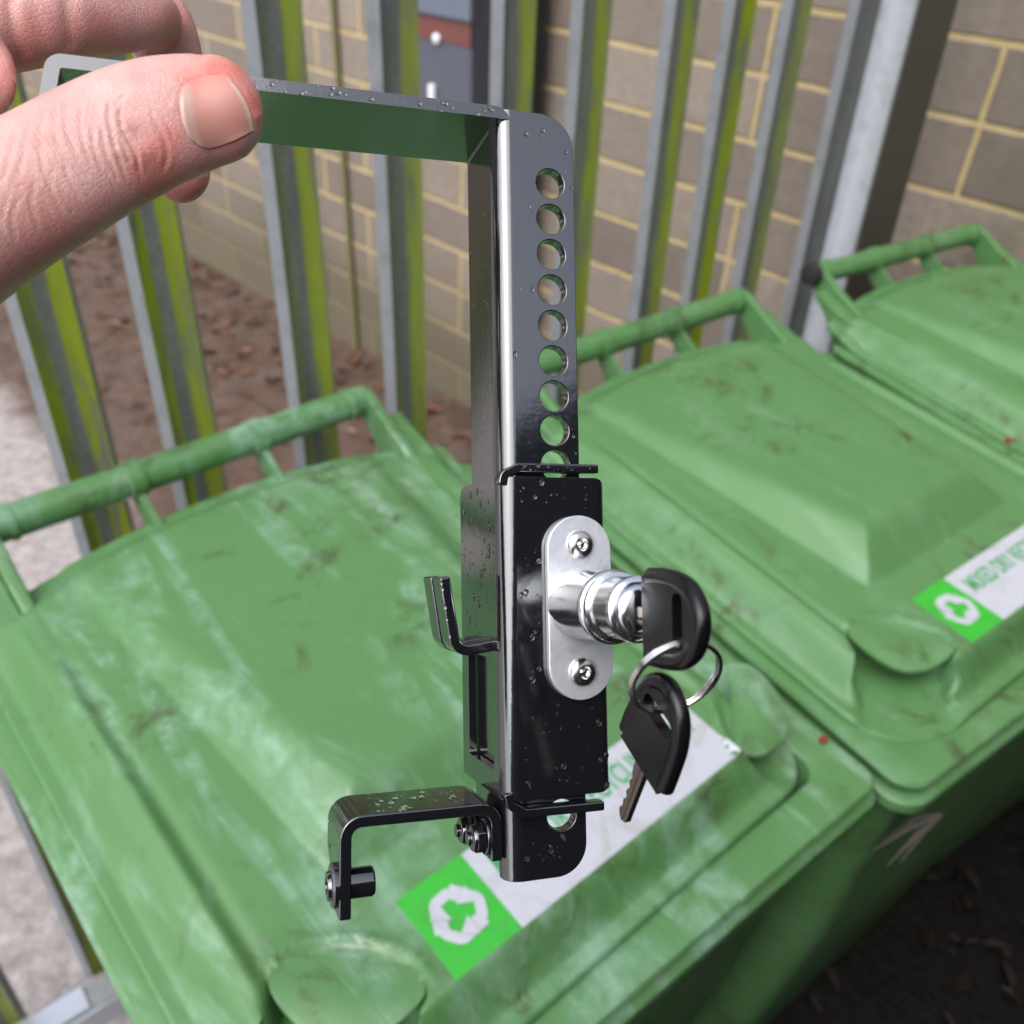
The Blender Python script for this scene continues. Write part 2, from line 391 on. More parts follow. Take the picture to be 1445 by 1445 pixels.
# ---------------------------------------------------------------- block wall (object X along wall, Y up)
wa=R_(136.2); wd=Vector((math.cos(wa),math.sin(wa),0)); wn=Vector((-wd.y,wd.x,0))  # wn points to the camera side
wp=Vector((.865,1.965,0))
def wallmat(p, rot=wd):
    mt=Matrix.Identity(4); n=Vector((-rot.y,rot.x,0))
    for i in range(3): mt[i][0]=rot[i]; mt[i][1]=(0,0,1)[i]; mt[i][2]=n.cross(Vector((0,0,1)))[i]*0
    c2=rot.cross(Vector((0,0,1)))
    for i in range(3): mt[i][2]=c2[i]; mt[i][3]=p[i]
    return mt
_w=wd.cross(Vector((0,0,1))); _b=-.25 if _w.dot(CAM-wp)>0 else .25
bm=bmesh.new(); box(bm,(-3.2,-.1,min(0,_b)),(9,3.2,max(0,_b)))
wall=link('block_wall',bm,M['wall']); wall.matrix_world=wallmat(wp+wd*.0)
tag(wall,'brown concrete block wall with raised yellow mortar joints behind the fence','wall')
wo=wd.cross(Vector((0,0,1)))          # outward of mesh local Z
def onwall(px,py):
    v=IMG@Vector((px-CC,py-CC,F)); nrm=wo
    t=(wp-CAM).dot(nrm)/v.dot(nrm); P=CAM+v*t; return (P-wp).dot(wd),P.z
side = 1 if wo.dot(CAM-wp)>0 else -1
# grey cabinet on the wall
e=empty('wall_cabinet',mat=wallmat(wp)); tag(e,'dark grey metal cabinet with a rusty band and round white reflector on the block wall','cabinet')
s0,z0=onwall(690,150); s1,z1=onwall(600,30); zc=z0
bm=bmesh.new(); box(bm,(s0-.03,zc-.02,0),(s1+.02,zc+.60,side*.10)); o=link('cabinet_body',bm,M['cab'],e); bake(o,(),.008)
zb=onwall(650,40)[1]
bm=bmesh.new(); box(bm,(s0-.031,zb-.02,side*.10),(s1+.021,zb+.035,side*.104)); link('rust_band',bm,M['rust'],e)
bm=bmesh.new(); box(bm,(s0-.04,zb+.045,side*.10),(s1+.03,zb+.16,side*.115)); link('door_hood',bm,M['cabtop'],e)
rs,rz=onwall(655,50)
bm=bmesh.new(); lathe(bm,(rs,rz,side*.104),(0,0,side),[(0,.014),(.006,.014),(.010,.009),(.011,0)],24); link('reflector',bm,M['lens'],e,40)
ks,kz=onwall(648,128)
bm=bmesh.new(); box(bm,(ks-.012,kz-.03,side*.10),(ks+.012,kz+.03,side*.115)); o=link('latch',bm,M['lens'],e); bake(o,(),.004)
# downpipe
ps,_=onwall(766,75)
e=empty('downpipe',mat=wallmat(wp)); tag(e,'black drain downpipe fixed to the block wall beside the grey cabinet','pipe')
bm=bmesh.new(); cyl(bm,(ps,0,side*.06),(ps,3.1,side*.06),.045,n=24); link('pipe',bm,M['pipe'],e,40)
for zz in (.5,1.5,2.5):
    bm=bmesh.new(); box(bm,(ps-.07,zz-.02,0),(ps+.07,zz+.02,side*.05)); cyl(bm,(ps,zz-.02,side*.06),(ps,zz+.02,side*.06),.05,n=24); link('bracket',bm,M['pipe'],e,40)
# mossy thin pipe stain is real: an old narrow conduit
cs,_=onwall(487,200)
bm=bmesh.new(); cyl(bm,(cs,0,side*.012),(cs,3.1,side*.012),.011,n=12)
o=link('conduit',bm,simple('mossy_conduit',(.16,.15,.06),.8),None,40); o.matrix_world=wallmat(wp); tag(o,'thin mossy conduit running up the block wall left of the grey cabinet','conduit')

# ---------------------------------------------------------------- palisade fence
fa=Vector((-.4970,.8740,0)); fs=Vector((.11377,.09738,0)); fd=fs.normalized(); fn=Vector((fd.y,-fd.x,0))   # fn towards camera
fence=empty('palisade_fence',(fa.x,fa.y,0)); tag(fence,'galvanised steel palisade fence with green algae on its pales, behind the bins','fence')
def pale(t0, w=1.0, algae=1.0, lf=1.0, low=1.0, mat=None, z1=2.35):
    jitter=0
    return pale_(t0,w,algae,jitter,mat,z1,lf,low)
def pale_(t0, w=1.0, algae=1.0, jitter=0, mat=None, z1=2.35, lf=1.0, low=1.0):
    prof=[(-.034,-.006),(-.025,.008),(-.008,-.004),(.008,-.004),(.025,.008),(.034,-.006)]
    al=[0,.25,1,.10,1,.15]
    th=.0025
    bm=bmesh.new(); zs=[.09,.3,.7,1.1,1.5,1.9,2.25,z1]
    lay=bm.loops.layers.color.new('x') if False else None
    at=bm.verts.layers.float.new('algae')
    seg=[]  # (u,d,alg)
    fine=[]
    facets=[0.0,1.0*lf,.06,1.0,.12]
    for i in range(5):
        a,b_=prof[i],prof[i+1]
        for k in range(4):
            t=k/4+.001*(k==0); fine.append((a[0]+(b_[0]-a[0])*t,a[1]+(b_[1]-a[1])*t,facets[i]))
        fine.append((a[0]+(b_[0]-a[0])*.999,a[1]+(b_[1]-a[1])*.999,facets[i]))
    rows=[]
    for z in zs:
        rows.append([])
        for u,dd,g in fine:
            P=fs*t0+fd*(u*w)+fn*(dd+.012); v=bm.verts.new((P.x,P.y,z)); v[at]=g*algae*((low+(1-low)*ss(1.25,.9,z)) if u<-.006 else 1); rows[-1].append(v)
    for i in range(len(zs)-1):
        for k in range(len(fine)-1): bm.faces.new([rows[i][k],rows[i][k+1],rows[i+1][k+1],rows[i+1][k]])
    for f_ in bm.faces:
        uu=(f_.calc_center_median()-fs*t0).dot(fd)/w
        f_.material_index=1 if uu<-.0252 else 0
    res=bmesh.ops.solidify(bm,geom=bm.faces[:],thickness=th)
    o=link('pale',bm,mat or M['galv'],fence,25); o.data.materials.append(M['galvedge']); return o
pxs=[(62,440),(240,480),(410,300),(560,300),(717,100),(815,200),(920,300),(1000,250),(1082,200)]
def fence_t(px,py):
    v=IMG@Vector((px-CC,py-CC,F)); k=v.x/v.y      # (fa.x+fs.x t)/(fa.y+fs.y t)=k
    return (k*fa.y-fa.x)/(fs.x-k*fs.y)
ts=[fence_t(*p) for p in pxs]
for i,t in enumerate(ts): pale(t,1.0,[1,1,.9,.8,.85,.9,.9,1.1,.6][i],[1,1,1,1,.1,.45,.35,1,.9][i],[1,1,.15,.0,.1,1,1,1,1][i])
for t in (-1.05,-2.1,-3.15,-4.2): pale(t,1,.8)
pale(fence_t(1186,130),1.25,0,mat=M['galvclean'])
# main post and small posts
tp=fence_t(1245,60)
bm=bmesh.new(); c=fs*(tp)
P0=[c+fn*.045,c+fn*.045+fd*.13,c-fn*.03+fd*.13,c-fn*.03]
A=[bm.verts.new((p.x,p.y,0.0)) for p in P0];B=[bm.verts.new((p.x,p.y,2.5)) for p in P0]
bm.faces.new(A);bm.faces.new(B[::-1])
for i in range(4): bm.faces.new([A[i],B[i],B[(i+1)%4],A[(i+1)%4]])
o=link('post',bm,M['galvedge'],fence); bake(o,(),.0015)
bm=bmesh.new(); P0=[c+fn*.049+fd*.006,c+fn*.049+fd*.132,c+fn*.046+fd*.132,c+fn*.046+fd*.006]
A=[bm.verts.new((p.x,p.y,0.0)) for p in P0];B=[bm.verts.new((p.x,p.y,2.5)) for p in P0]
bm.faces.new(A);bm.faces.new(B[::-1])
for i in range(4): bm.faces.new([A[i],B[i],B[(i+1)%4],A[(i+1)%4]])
link('post_shade_face',bm,simple('brown_shade_strip',(.075,.066,.054),.6),fence)  # darker side of the post: its shade put into a brown strip
# rails: angle irons, on the yard side low down and high up
def rail(z, t0, t1):
    bm=bmesh.new()
    for (d0,d1,za,zb) in ((.022,.027,z-.045,z),(.027,.070,z-.005,z)):
        pts=[fs*t0+fn*d0,fs*t1+fn*d0,fs*t1+fn*d1,fs*t0+fn*d1]
        A=[bm.verts.new((p.x,p.y,za)) for p in pts];B=[bm.verts.new((p.x,p.y,zb)) for p in pts]
        bm.faces.new(A);bm.faces.new(B[::-1])
        for i in range(4): bm.faces.new([A[i],B[i],B[(i+1)%4],A[(i+1)%4]])
    return link('rail',bm,M['galvclean'],fence)
rail(.20,-7,tp); rail(2.15,-7,tp)
bm=bmesh.new()
p=fs*-2.0
for (d0,d1,za,zb,ta,tb) in ((.071,.076,.150,.198,-2.6,-1.0),(.030,.068,.2005,.206,-2.35,-1.35)):
    pts=[fs*ta+fn*d0,fs*tb+fn*d0,fs*tb+fn*d1,fs*ta+fn*d1]
    A=[bm.verts.new((q.x,q.y,za)) for q in pts];B=[bm.verts.new((q.x,q.y,zb)) for q in pts]
    bm.faces.new(A);bm.faces.new(B[::-1])
    for i in range(4): bm.faces.new([A[i],B[i],B[(i+1)%4],A[(i+1)%4]])
link('fish_plate',bm,simple('bright_plate',(.6,.62,.68),.35,.7),fence)

# added out-of-view boarded fence: shades the bin bodies, darkens the bracket's reflections
M['timber']=simple('blocker_timber_dark',(.012,.010,.008),.85)
tf=empty('blocker_fence'); tag(tf,'added dark boarded fence, out of view, that shades the bins and darkens bracket reflections','fence')
n0=Vector((.63,-.776,0)); t0=Vector((.776,.63,0)); q0=Vector((.1,.35,0))+n0*.85
bm=bmesh.new(); k=0
s_=-2.2
while s_<3.6:
    p0=q0+t0*s_+n0*(.012*(k%2)); p1=q0+t0*(s_+.118)+n0*(.012*(k%2)); k+=1; s_+=.105
    P=[p0,p1,p1+n0*.015,p0+n0*.015]
    A=[bm.verts.new((p.x,p.y,.05)) for p in P];B=[bm.verts.new((p.x,p.y,2.2+.01*(k%3))) for p in P]
    bm.faces.new(A);bm.faces.new(B[::-1])
    for i in range(4): bm.faces.new([A[i],B[i],B[(i+1)%4],A[(i+1)%4]])
link('boards',bm,M['timber'],tf)
for zz in (.4,1.2,2.0):
    bm=bmesh.new(); P=[q0+t0*-2.2+n0*.03,q0+t0*3.6+n0*.03,q0+t0*3.6+n0*.07,q0+t0*-2.2+n0*.07]
    A=[bm.verts.new((p.x,p.y,zz)) for p in P];B=[bm.verts.new((p.x,p.y,zz+.08)) for p in P]
    bm.faces.new(A);bm.faces.new(B[::-1])
    for i in range(4): bm.faces.new([A[i],B[i],B[(i+1)%4],A[(i+1)%4]])
    link('arris_rail',bm,M['timber'],tf)

# ---------------------------------------------------------------- wheelie bins
HW=.285
def arch(x): return .60+.042*(1-(x/.26)**2)
def sdf_in(x,y):
    """distance inside lid outline (positive inside)"""
    r=(.085 if y>.35 else (.085-.03*ss(-.05,.1,x))); y1=.70
    qx=abs(x)-(HW-r); qy=abs(y-y1/2)-(y1/2-r)
    dd=-(math.hypot(max(qx,0),max(qy,0))+min(max(qx,qy),0)-r)
    return min(dd,(arch(x)-y)*.95)
def lid_base(y): return .988+.050*(y/.6)
TABX=.203
def lid_h(x,y, amp=1.0):
    dd=sdf_in(x,y); h=lid_base(y)
    # raised wedge panel with sloping shoulders
    ins=min(.178-abs(x)-(.03*(1-y/.5))*.0, (y-.150)*1.0, (.56-y)*.7)
    lx=.147+.031*(y-.165)/.336
    ins=min(lx-abs(x)+.0,(y-.152))
    top=1.042+.004*(y-.5)
    if ins>0:
        k=.80*ins; up=top-h
        if up>0:
            e=.006; q=min(k,up); h0=h+q
            # soft minimum
            s=(k-up)/.004; h=h+(up-.004*math.log(1+math.exp(-s)) if -30<s<30 else q)
    # crown
    h+=.006*(1-(x/.26)**2)*ss(.1,.5,y)*amp
    # side channel: shallow ridge just inside the edge
    h+=.004*math.exp(-((dd-.050)/.006)**2)*ss(.09,.14,y)*(1-ss(.42,.54,y))
    h-=.003*math.exp(-((dd-.062)/.006)**2)*ss(.09,.14,y)*(1-ss(.42,.54,y))
    # roll-off to the lip
    drop=.032*(1-ss(.010,.042,dd)); 
    back=ss(.50,.60,y); drop=drop*(1-.55*back)
    h-=drop
    # corner shelf under each grip flap
    ax,ay=(x-.250,y-.072) if x>0 else (-x-.178,y-.091)
    aa=ax*.735+ay*.678; bb=ax*.678-ay*.735          # along the flap root, outward to the corner
    z=(1-ss(.048,.054,abs(aa)))*ss(.003,.008,bb)
    h=h*(1-z)+min(h,lid_base(y)-.038)*z
    rr=math.hypot(aa,bb*2.1)
    h+=(.004*math.exp(-((rr-.056)/.005)**2)-.003*(1-ss(.045,.054,rr)))*(1-ss(-.004,.002,bb))
    return h
def build_lid(parent, mat):
    NA,NR=320,110; cx,cy=0,.30
    out=[]
    for i in range(NA):
        a=2*math.pi*i/NA; ca,sa=math.cos(a),math.sin(a)
        lo,hi=0,.6
        for _ in range(40):
            mid=(lo+hi)/2
            if sdf_in(cx+ca*mid,cy+sa*mid)>0: lo=mid
            else: hi=mid
        out.append((ca*lo,sa*lo))
    bm=bmesh.new(); c=bm.verts.new((cx,cy,lid_h(cx,cy))); rings=[]
    for k in range(1,NR+1):
        s=(k/NR); s=1-(1-s)**1.25
        rings.append([bm.verts.new((cx+ox*s,cy+oy*s,lid_h(cx+ox*s,cy+oy*s))) for ox,oy in out])
    def skirt(scale,dz,f=1.0):
        rg=[]
        for v in rings[NR-1]:
            x=cx+(v.co.x-cx)*scale; y=cy+(v.co.y-cy)*scale; rg.append(bm.verts.new((x,y,v.co.z+dz)))
        rings.append(rg)
    skirt(1.006,-.002); skirt(1.010,-.006); skirt(1.006,-.011); skirt(.995,-.010); skirt(.99,-.004); skirt(.88,-.003)
    for i in range(NA): bm.faces.new([c,rings[0][i],rings[0][(i+1)%NA]])
    for a,b_ in zip(rings,rings[1:]):
        for i in range(NA): bm.faces.new([a[i],b_[i],b_[(i+1)%NA],a[(i+1)%NA]])
    # underside
    bot=bm.verts.new((cx,cy,lid_base(.3)-.02)); 
    for i in range(NA): bm.faces.new([bot,rings[-1][(i+1)%NA],rings[-1][i]])
    return link('lid',bm,mat,parent,60)
def build_body(parent, mat):
    bm=bmesh.new(); n=10
    def ring(off,z,sl=1.0):
        pts=rrect(-.300-off,-.034-off,.322+off,.585+off*.5,(.03,.022,.05,.05),n)
        return [bm.verts.new((x,y-.040*x*(1-ss(0,.3,y)),z+sl*.050*max(0,min(1,y/.6)))) for x,y in pts]
    prof=[(-.05,.90),(-.04,.945),(-.035,.948),(-.006,.948),(0,.9465),(.002,.943),(.000,.936),(-.003,.934),(-.014,.932),(-.016,.930),(-.014,.9275),(.002,.926),(.006,.923),(.006,.912),(.003,.908),(-.010,.907),(-.016,.90),(-.030,.80)]
    R=[ring(o,z) for o,z in prof]
    R.append(ring(-.055,.55,.4)); 
    def low(w,y0,y1,z):
        return [bm.verts.new((x,y,z)) for x,y in rrect(-w,y0,w,y1,(.04,.04,.05,.05),n)]
    R.append(low(.225,.10,.50,.05)); R.append(low(.215,.11,.49,.02))
    m_=len(R[0])
    for a,b_ in zip(R,R[1:]):
        for i in range(m_): bm.faces.new([a[i],b_[i],b_[(i+1)%m_],a[(i+1)%m_]])
    bm.faces.new(R[-1])
    bm.faces.new(R[0][::-1])
    return link('body',bm,mat,parent,35)
def rounded_bar(bm,x0,x1,y,z,r,n=24):
    lathe(bm,(x0,y,z),(1,0,0),[(0,0),(0,r*.7),(r*.3,r),((x1-x0)-r*.3,r),(x1-x0,r*.7),(x1-x0,0)],n)
def build_bin(first=True):
    root=empty('wheelie_bin'); mt=M['bin']
    body=build_body(root,mt); lid=build_lid(root,mt)
    for sx in (-1,1): build_flap(lid,mt,sx)
    bm=bmesh.new(); hy,hz,hr=.680,1.068,.0188
    rounded_bar(bm,-.235,.235,hy,hz,hr)
    for x in (-.075,.075):
        lathe(bm,(x-.009,hy,hz),(1,0,0),[(0,hr),(0.001,hr+.003),(.017,hr+.003),(.018,hr)],24)
    for x in (-.205,.205):
        lathe(bm,(x-.004,hy,hz),(1,0,0),[(0,hr),(0.001,hr+.002),(.007,hr+.002),(.008,hr)],24)
    link('handle_bar',bm,mt,root,40)
    for x in (-.075,.075):
        bm=bmesh.new(); prism(bm,[(.575,.96),(.600,1.02),(hy-.016,1.060),(hy,1.052),(hy+.004,1.04),(.64,1.0),(.60,.94)],'x',x-.004,x+.004)
        link('handle_rib',bm,mt,root,40)
    for sx in (-1,1):
        bm=bmesh.new(); a,b_=(.222,.236) if sx>0 else (-.236,-.222)
        prism(bm,[(.50,.975),(.56,1.030),(.62,1.056),(hy-.01,1.084),(hy+.012,1.082),(hy+.016,1.062),(.66,1.03),(.60,.96),(.55,.93)],'x',a,b_)
        a2,b2=(.236,.262) if sx>0 else (-.262,-.236)
        prism(bm,[(.50,.975),(.56,1.026),(.62,1.045),(.645,1.055),(.655,1.048),(.62,1.02),(.58,.96)],'x',a2,b2)
        bmesh.ops.recalc_face_normals(bm,faces=bm.faces)
        o=link('hinge_bracket',bm,mt,root); bake(o,(),.003)
    for sx in (-1,1):
        bm=bmesh.new(); lathe(bm,(sx*.215,.53,.10),(sx,0,0),[(0,0),(0,.09),(.008,.10),(.042,.10),(.05,.09),(.05,.0)],32); link('wheel',bm,M['tyre'],root,40)
    return root
def build_flap(parent, mat, sx):
    bm=bmesh.new(); NA_,NB=36,14; top=[];bot=[]
    for i in range(NA_+1):
        a=-.055+.110*i/NA_; bm_=.010+.034*max(0,math.cos(math.pi*a/.110))**.75
        rt=[];rb=[]
        for j in range(NB+1):
            b_=-.010+(bm_+.010)*j/NB
            fx,fy=(.250,.072) if sx>0 else (.178,.091)
            x=fx+a*.735+b_*.678; y=fy+a*.678-b_*.735
            t=max(0,b_)/.05; z=lid_base(y)+.0015-.002*(1-j/NB)-.012*t*t+.003*math.cos(math.pi*a/.11)*math.sin(math.pi*min(1,t))
            rt.append(bm.verts.new((sx*x,y,z))); rb.append(bm.verts.new((sx*x,y,z-.0035)))
        top.append(rt);bot.append(rb)
    for i in range(NA_):
        for j in range(NB):
            bm.faces.new([top[i][j],top[i+1][j],top[i+1][j+1],top[i][j+1]]); bm.faces.new([bot[i][j],bot[i][j+1],bot[i+1][j+1],bot[i+1][j]])
        bm.faces.new([top[i][NB],top[i+1][NB],bot[i+1][NB],bot[i][NB]]); bm.faces.new([top[i][0],bot[i][0],bot[i+1][0],top[i+1][0]])
    for i in (0,NA_):
        for j in range(NB): bm.faces.new([top[i][j],top[i][j+1],bot[i][j+1],bot[i][j]])
    bmesh.ops.recalc_face_normals(bm,faces=bm.faces)
    return link('grip_flap',bm,mat,parent,50)
def lid_pt(x,y,up=.0006): return (x,y,lid_h(x,y)+up)
def sheet(bm, pts, up, n=24):
    """grid over a quad given by 4 xy corners, draped on the lid"""
    p=[Vector(q) for q in pts]
    nx,ny=n*3,n
    g=[[None]*(nx+1) for _ in range(ny+1)]
    for j in range(ny+1):
        for i in range(nx+1):
            s,t=i/nx,j/ny; q=(p[0]*(1-s)+p[1]*s)*(1-t)+(p[3]*(1-s)+p[2]*s)*t
            g[j][i]=bm.verts.new(lid_pt(q.x,q.y,up))
    for j in range(ny):
        for i in range(nx): bm.faces.new([g[j][i],g[j][i+1],g[j+1][i+1],g[j+1][i]])
TX0,TX1,TY0,TY1=-.121,.205,.040,.115; TG=-.058
def text_mesh(s):
    cu=bpy.data.curves.new('t','FONT'); cu.body=s; cu.size=1; cu.offset=.022; cu.space_character=1.06
    o=bpy.data.objects.new('t',cu); COL.objects.link(o); bpy.context.view_layer.update()
    me=bpy.data.meshes.new_from_object(o.evaluated_get(bpy.context.evaluated_depsgraph_get()))
    vs=[v.co.copy() for v in me.vertices]; fs_=[list(p.vertices) for p in me.polygons]
    bpy.data.objects.remove(o); return vs,fs_
def build_sticker(root):
    bm=bmesh.new(); sheet(bm,[(TX0,TY0),(TX1,TY0),(TX1,TY1),(TX0,TY1)],.0006)
    st=link('sticker',bm,M['tagw'],root)
    bm=bmesh.new(); sheet(bm,[(TX0,TY0),(TG,TY0),(TG,TY1),(TX0,TY1)],.0010,16); link('green_panel',bm,M['tagg'],st)
    # recycling loop: three folded arrows
    bm=bmesh.new(); cx,cy=(TX0+TG)/2,(TY0+TY1)/2
    for k in range(3):
        a=R_(120*k+6)
        def tr(x,y,up=0):
            X=x*math.cos(a)-y*math.sin(a); Y=x*math.sin(a)+y*math.cos(a); return lid_pt(cx+X,cy+Y,.0014+.0003*k+up)
        s=.00132
        path=fillet([(-15.5*s,-2*s),(-6.5*s,13.5*s),(4.0*s,13.5*s),(8.0*s,6.5*s)],4*s,6)
        pl=offset_path(path,6.6*s); h=len(path)
        V=[bm.verts.new(tr(*q)) for q in pl]
        for i in range(h-1): bm.faces.new([V[i],V[i+1],V[len(pl)-2-i],V[len(pl)-1-i]])
        tip=[bm.verts.new(tr(*q,up=.0009)) for q in ((2.5*s,4.8*s),(14.5*s,9.5*s),(12.0*s,-1.5*s))]; bm.faces.new(tip)
    link('recycling_symbol',bm,M['tagw'],st)
    vs_,fs_=text_mesh('MIXED DRY RECYCLING ONLY'); xm=max(v.x for v in vs_); hm=max(v.y for v in vs_)
    bm=bmesh.new(); x0,x1=TG+.014,TX1-.010; hgt=.021; yy=TY1-.034
    V=[bm.verts.new(lid_pt(x0+v.x/xm*(x1-x0),yy+v.y/hm*hgt,.0012)) for v in vs_]
    for f in fs_:
        try: bm.faces.new([V[i] for i in f])
        except Exception: pass
    link('lettering',bm,M['tagt'],st)
proto=build_bin(); build_sticker(proto)
def copy_tree(o,parent=None):
    c=o.copy(); COL.objects.link(c)
    if parent is not None: c.parent=parent
    for ch in list(o.children): copy_tree(ch,c)
    return c
spots=[(.091,.395,42.25),(.607,.767,38.89),(1.090,1.142,34.9)]
labs=['green wheelie bin nearest the camera, its wet lid below the hanging lock bracket','middle green wheelie bin of the row, between the nearest and the farthest bin','green wheelie bin farthest along the row, beside the block wall']
bins=[]
for i,(x,y,a) in enumerate(spots):
    o=proto if i==0 else copy_tree(proto)
    o.location=(x,y,0); o.rotation_euler=(0,0,R_(a)); bins.append(o)
    tag(o,labs[i],'wheelie bin','green wheelie bins in a row along the fence')
    if i>0:
        for ch in o.children:
            if ch.name.split('.')[0] in('lid','body','handle_bar','handle_rib','hinge_bracket'):
                ch.data=ch.data.copy(); ch.data.materials[0]=M['bin2']
                for g2 in ch.children: g2.data=g2.data.copy(); g2.data.materials[0]=M['bin2']
# black end plug on the farthest bin's handle
bm=bmesh.new(); lathe(bm,(-.235,.680,1.070),(-1,0,0),[(0,.019),(.006,.021),(.016,.018),(.02,.0)],24); link('end_plug',bm,M['tyre'],bins[2],40)
# small red leaves/berries lying on the lids
def red(px,py,z,s,label,k):
    r=IMG@Vector((px-CC,py-CC,F)); t=(z-CAMH)/r.z; P=CAM+r*t
    bm=bmesh.new()
    if k=='berry':
        lathe(bm,(0,0,s),(0,0,1),[(-s,0),(-s*.8,s*.6),(0,s),(s*.7,s*.75),(s*.95,s*.25),(s*.8,0)],16)
    else:
        q=[(-s,0,.001),(-s*.3,s*.5,.006),(s*.5,s*.45,.008),(s*1.1,0,.002),(s*.4,-s*.5,.009),(-s*.4,-s*.45,.004)]
        V=[bm.verts.new(p) for p in q]; bm.faces.new([V[0],V[3],V[2],V[1]]); bm.faces.new([V[0],V[5],V[4],V[3]])
    o=link('berry' if k=='berry' else 'fallen_leaf',bm,M['red'],None,60); o.location=P+Vector((0,0,.001)); o.rotation_euler=(0,0,1.1)
    tag(o,label,k if k=='berry' else 'leaf')
red(1160,1049,.949,.0042,'small red berry on the right rim of the nearest bin','berry')
red(1420,626,1.038,.008,'small dark red leaf on the middle bin lid near its far side','leaf')
red(1417,367,1.040,.009,'small red leaf on the back edge of the farthest bin lid','leaf')

bm=bmesh.new()
def rim_pt(px,py,z):
    r=IMG@Vector((px-CC,py-CC,F)); t=(z-CAMH)/r.z; return CAM+r*t
root_=rim_pt(1330,1150,.875)
for k,(ex,ey) in enumerate(((1232,1200),(1252,1222),(1270,1218),(1246,1186),(1292,1205))):
    e_=rim_pt(ex,ey,.85-.008*k); m_=(root_+e_)/2+Vector((0,0,.008+.003*k))
    tube(bm,[tuple(root_),tuple(m_),tuple(e_)],[.001,.002,.0005],6,flat=.3)
o=link('withered_stalks',bm,simple('withered_stalk',(.08,.065,.06),.8),None,60); tag(o,'pale withered stalks caught below the front corner of the middle bin','stalks')

# ---------------------------------------------------------------- the lock bracket (local mm: X right, Y back, Z up)
dep=Vector((-450.5,75.5,F)).normalized(); kk=-(dep.x*.016+dep.y)/dep.z; dn=Vector((.016,1,kk)).normalized(); bx=dn.cross(dep)
Oi=Vector((703-CC,165-CC,F))/F*.28
mb=Matrix.Identity(4)
for j,ax in enumerate((bx,dep,-dn)):
    w=IMG@ax
    for i in range(3): mb[i][j]=w[i]*.001
wO=CAM+IMG@Oi
for i in range(3): mb[i][3]=wO[i]
# geometry is written in mm and baked to metres
mbu=Matrix.Identity(4)
for j in range(3):
    for i in range(3): mbu[i][j]=mb[i][j]*1000
    mbu[j][3]=wO[j]
lock=empty('lock_bracket',mat=mbu); tag(lock,'black gloss steel bin lock bracket with a row of holes, hanging from the hand','lock')
MM=.001
def sc(bm):
    bmesh.ops.recalc_face_normals(bm,faces=bm.faces)
    bmesh.ops.scale(bm,vec=(MM,MM,MM),verts=bm.verts); return bm
def part(name,fn,mat,parent=None,cuts=(),bevel=.35,seg=2,smooth=None):
    parent=parent or lock
    bm=bmesh.new(); fn(bm); sc(bm); o=link(name,bm,M[mat],parent)
    cs=[]
    for c in cuts:
        b2=bmesh.new(); c(b2); sc(b2); cs.append(link('cut',b2,None,parent))
    bake(o,cs,bevel*MM if bevel else 0,seg); return o
# slotted bar: front flange, round bend, short return
def barprof(x0,x1,y0,y1,t,r):
    pts=[(x1,y0)]+[(x0+r-r*math.sin(R_(a)),y0+r-r*math.cos(R_(a))) for a in range(0,91,10)]+[(x0,y1),(x0+t,y1)]
    ri=max(r-t,.3)
    pts+=[(x0+r-ri*math.sin(R_(a)),y0+r-ri*math.cos(R_(a))) for a in range(90,-1,-15)]+[(x1,y0+t)]
    return pts
def f(bm): prism(bm,barprof(-1,24.4,0,7,4.4,5.2),'z',-227.5,3.1)
def corner(cx,cz,r,sx,sz):
    def g(bm):
        pts=[(cx,cz)]
        a0={(1,1):0,(1,-1):270,(-1,1):90,(-1,-1):180}[(sx,sz)]
        ccx,ccz=cx-sx*r,cz-sz*r
        A=arc(ccx,ccz,r,a0,a0+90,14)
        far=[(cx+sx*3,cz+sz*3)]
        p=A if (sx*sz>0) else A
        poly=[A[0]]+A[1:]+[(A[-1][0]+ (0 if abs(A[-1][0]-ccx)<.01 else sx*3),A[-1][1]+(0 if abs(A[-1][1]-ccz)<.01 else sz*3)),far[0],(A[0][0]+(0 if abs(A[0][0]-ccx)<.01 else sx*3),A[0][1]+(0 if abs(A[0][1]-ccz)<.01 else sz*3))]
        prism(bm,poly,'y',-12,12)
    return g
holes=[-18.6,-29.7,-40.7,-51.7,-62.7,-73.6,-84.4,-94.8,-105.4,-116,-127,-209.5]
def holecut(bm):
    for z in holes: cyl(bm,(16.5,-5,z),(16.5,10,z),4.55 if z>-200 else 4.6,n=40)
part('slotted_bar',f,'black',cuts=(holecut,corner(24.4,3.1,10.5,1,1),corner(24.4,-227.5,9.5,1,-1)),bevel=.5)
# strap: grip arm and rear flange in one bent strip
def f(bm): 
    pts=offset_path(fillet([(-127,-4.2),(-1.0+2.0,-.2+2.0-.1),(1.0,-227)],2.2,6),3.6)
    prism(bm,pts,'y',7.2,33)
def f(bm):
    path=fillet([(-124,-20),(-121.5,-2.3),(1.9,1.6),(1.9,-228)],2.6,6)
    prism(bm,offset_path(path,3.7),'y',0,33.2)
def clr(bm): box(bm,(-3,-1,-230),(6,7.2,-.4))
def diag(bm): prism(bm,[(40,-206),(40,-232),(2,-232),(6,-226),(36,-212)],'x',-8,8)
part('grip_strap',f,'black',cuts=(clr,diag),bevel=.5)
def f(bm):
    path=fillet([(-115,-2.0),(-122,-2.4),(-125,-20)],3,6); prism(bm,offset_path(path,3.6),'y',0.4,32.8)
def f(bm): box(bm,(-118,4,-1.2),(-104,33.4,1.6+2.2))
